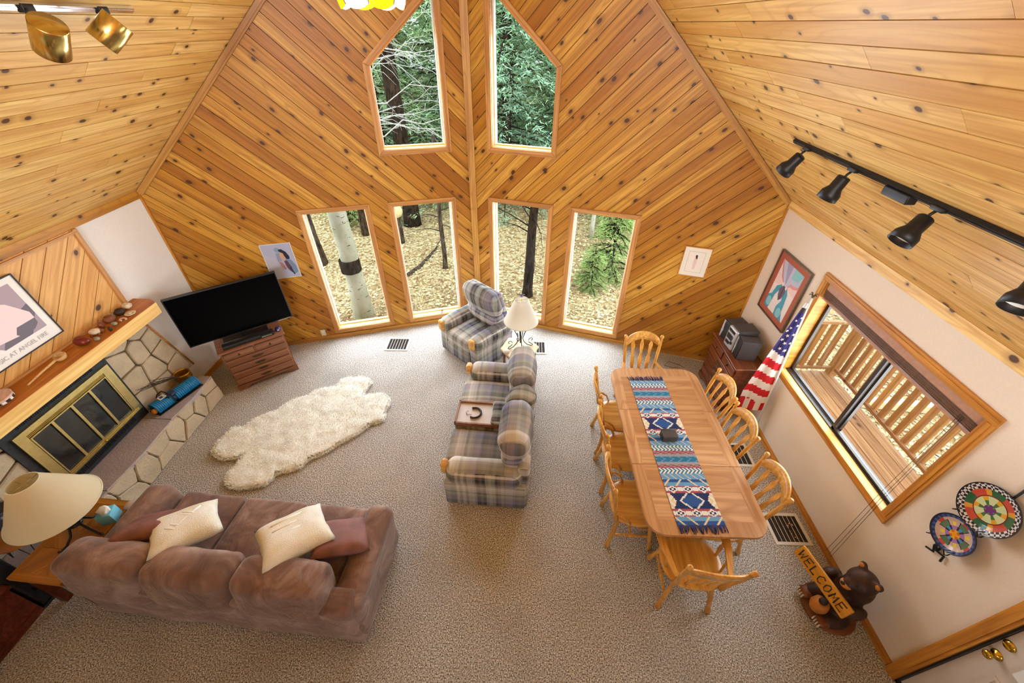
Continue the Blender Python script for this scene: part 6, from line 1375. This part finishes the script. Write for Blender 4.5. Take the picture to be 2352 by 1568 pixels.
yp = conifer('young_pine', 1.75, .55, M['needles_light'], 9, .12, 1.6); yp.location = (2.03, 8.5, gz(2.03, 8.5)); tag(yp, 'young bright green pine outside the lower right window', None, 'young pines')
y2 = copy_tree(yp); y2.location = (1.50, 7.75, gz(1.5, 7.75)); y2.scale = (.62, .62, .55); tag(y2, 'smaller young pine in front of the bright green one', None, 'young pines')
y3 = copy_tree(yp); y3.location = (2.5, 10.75, gz(2.5, 10.75)); tag(y3, 'young pine further back near the pale thin trunks', None, 'young pines')
y4 = copy_tree(yp); y4.location = (-5.0, 10.9, gz(-5, 10.9)); tag(y4, 'young pine low behind the aspen trunk', None, 'young pines')
# leafless limbs close to the upper left window
dtz = thing('dead_tree', 'bare tree with curved pale branches outside the upper left window', 'tree', (-4.3, 10.2, gz(-4.3, 10.2)))
MB().tube([(0, 0, 0), (.1, 0, 3), (0, .1, 7)], [.13, .1, .05], 10).build('trunk', M['bark'], dtz)
for k in range(26):
    z = 1.9+3.8*rnd.random(); a = rnd.uniform(-1.2, .9); l = rnd.uniform(1.2, 3.4); d = Vector((cos(a), sin(a)*.5, 0)); p = Vector((.08, 0, z)); up = rnd.uniform(-.5, .9); q = []
    for f in range(7): q.append(p+d*l*f/6+Vector((.10*mnoise.noise(Vector((k, f*.7, 0))), .2*mnoise.noise(Vector((k, f*.7, 4))), up*sin(f/6*pi*.62)+.22*mnoise.noise(Vector((k*3.1, f*.8, 9))))))
    r0 = rnd.uniform(.012, .028); b = MB().tube(q, [r0*(1-.8*f/6) for f in range(7)], 6)
    for j in range(9):
        e = q[1+j//2].lerp(q[2+j//2], rnd.random()); s = rnd.choice((-1, 1)); aa = a+s*rnd.uniform(.3, 1.2); dd = Vector((cos(aa), sin(aa)*.6, rnd.uniform(-.9, .7))); L = rnd.uniform(.25, .9); b.tube([e, e+dd*L*.5+Vector((0, 0, .06)), e+dd*L+Vector((0, 0, -.04))], [.007, .005, .002], 4)
    b.build('branch', M['dead_branch'], dtz)
# deck with railing outside the side window
dk = thing('deck', 'sunny cedar deck boards outside the side window', 'deck')
for k in range(10): MB().box(0, 6.6, 0, .138, -.035, 0).build('deck_board', M['deck'], dk, Matrix(((0, -1, 0, XR+.15+(k+1)*.145), (1, 0, 0, -2.05), (0, 0, 1, -.02), (0, 0, 0, 1))))
MB().box(XR+.15, XR+1.6, -2.05, 4.55, -.25, -.06).build('joists', M['bark_dark'], dk)
rl = thing('deck_railing', 'cedar deck railing with square balusters and a corner post', 'railing'); RX_, RY_ = XR+1.60, 4.52
for z0_, z1_ in ((.06, .10), (.86, .90)):
    MB().box(0, 6.5, -.02, .02, z0_, z1_).build('rail', M['deck'], rl, Matrix(((0, 1, 0, RX_), (1, 0, 0, -2.0), (0, 0, 1, 0), (0, 0, 0, 1)))); MB().box(XR+.16, RX_, RY_-.02, RY_+.02, z0_, z1_).build('rail', M['deck'], rl)
for (x, y) in ((RX_, RY_), (RX_, 2.35), (RX_, .2), (XR+.2, RY_)): MB().box(x-.05, x+.05, y-.05, y+.05, -.3, 1.02).build('post', M['rail_wood'], rl)
bl = None
for k in range(46):
    y = RY_-.135-k*.135
    if bl is None: bl = MB().box(-.022, .022, -.03, .03, .08, .88).build('baluster', M['rail_wood'], rl, TR(RX_+.03, y, 0))
    else: c = bl.copy(); COL.objects.link(c); c.location = (RX_+.03, y, 0)
for k in range(9): c = bl.copy(); COL.objects.link(c); c.location = (XR+.32+k*.135, RY_+.03, 0); c.rotation_euler.z = pi/2
be = thing('timber_edging', 'pale timber edging on the ground beyond the deck railing', 'edging')
for a, b in (((5.30, 4.46), (6.45, 4.36)), ((6.45, 4.36), (6.5, 3.2)), ((6.5, 3.2), (6.5, 1.6))):
    A, B = Vector((*a, 0)), Vector((*b, 0)); d = B-A; MB().box(0, d.length, -.06, .06, 0, .14).build('timber', M['pale_wood'], be, frame((a[0], a[1], GZ-.02), tuple(d.normalized()), tuple(Vector((0, 0, 1)).cross(d.normalized()))))
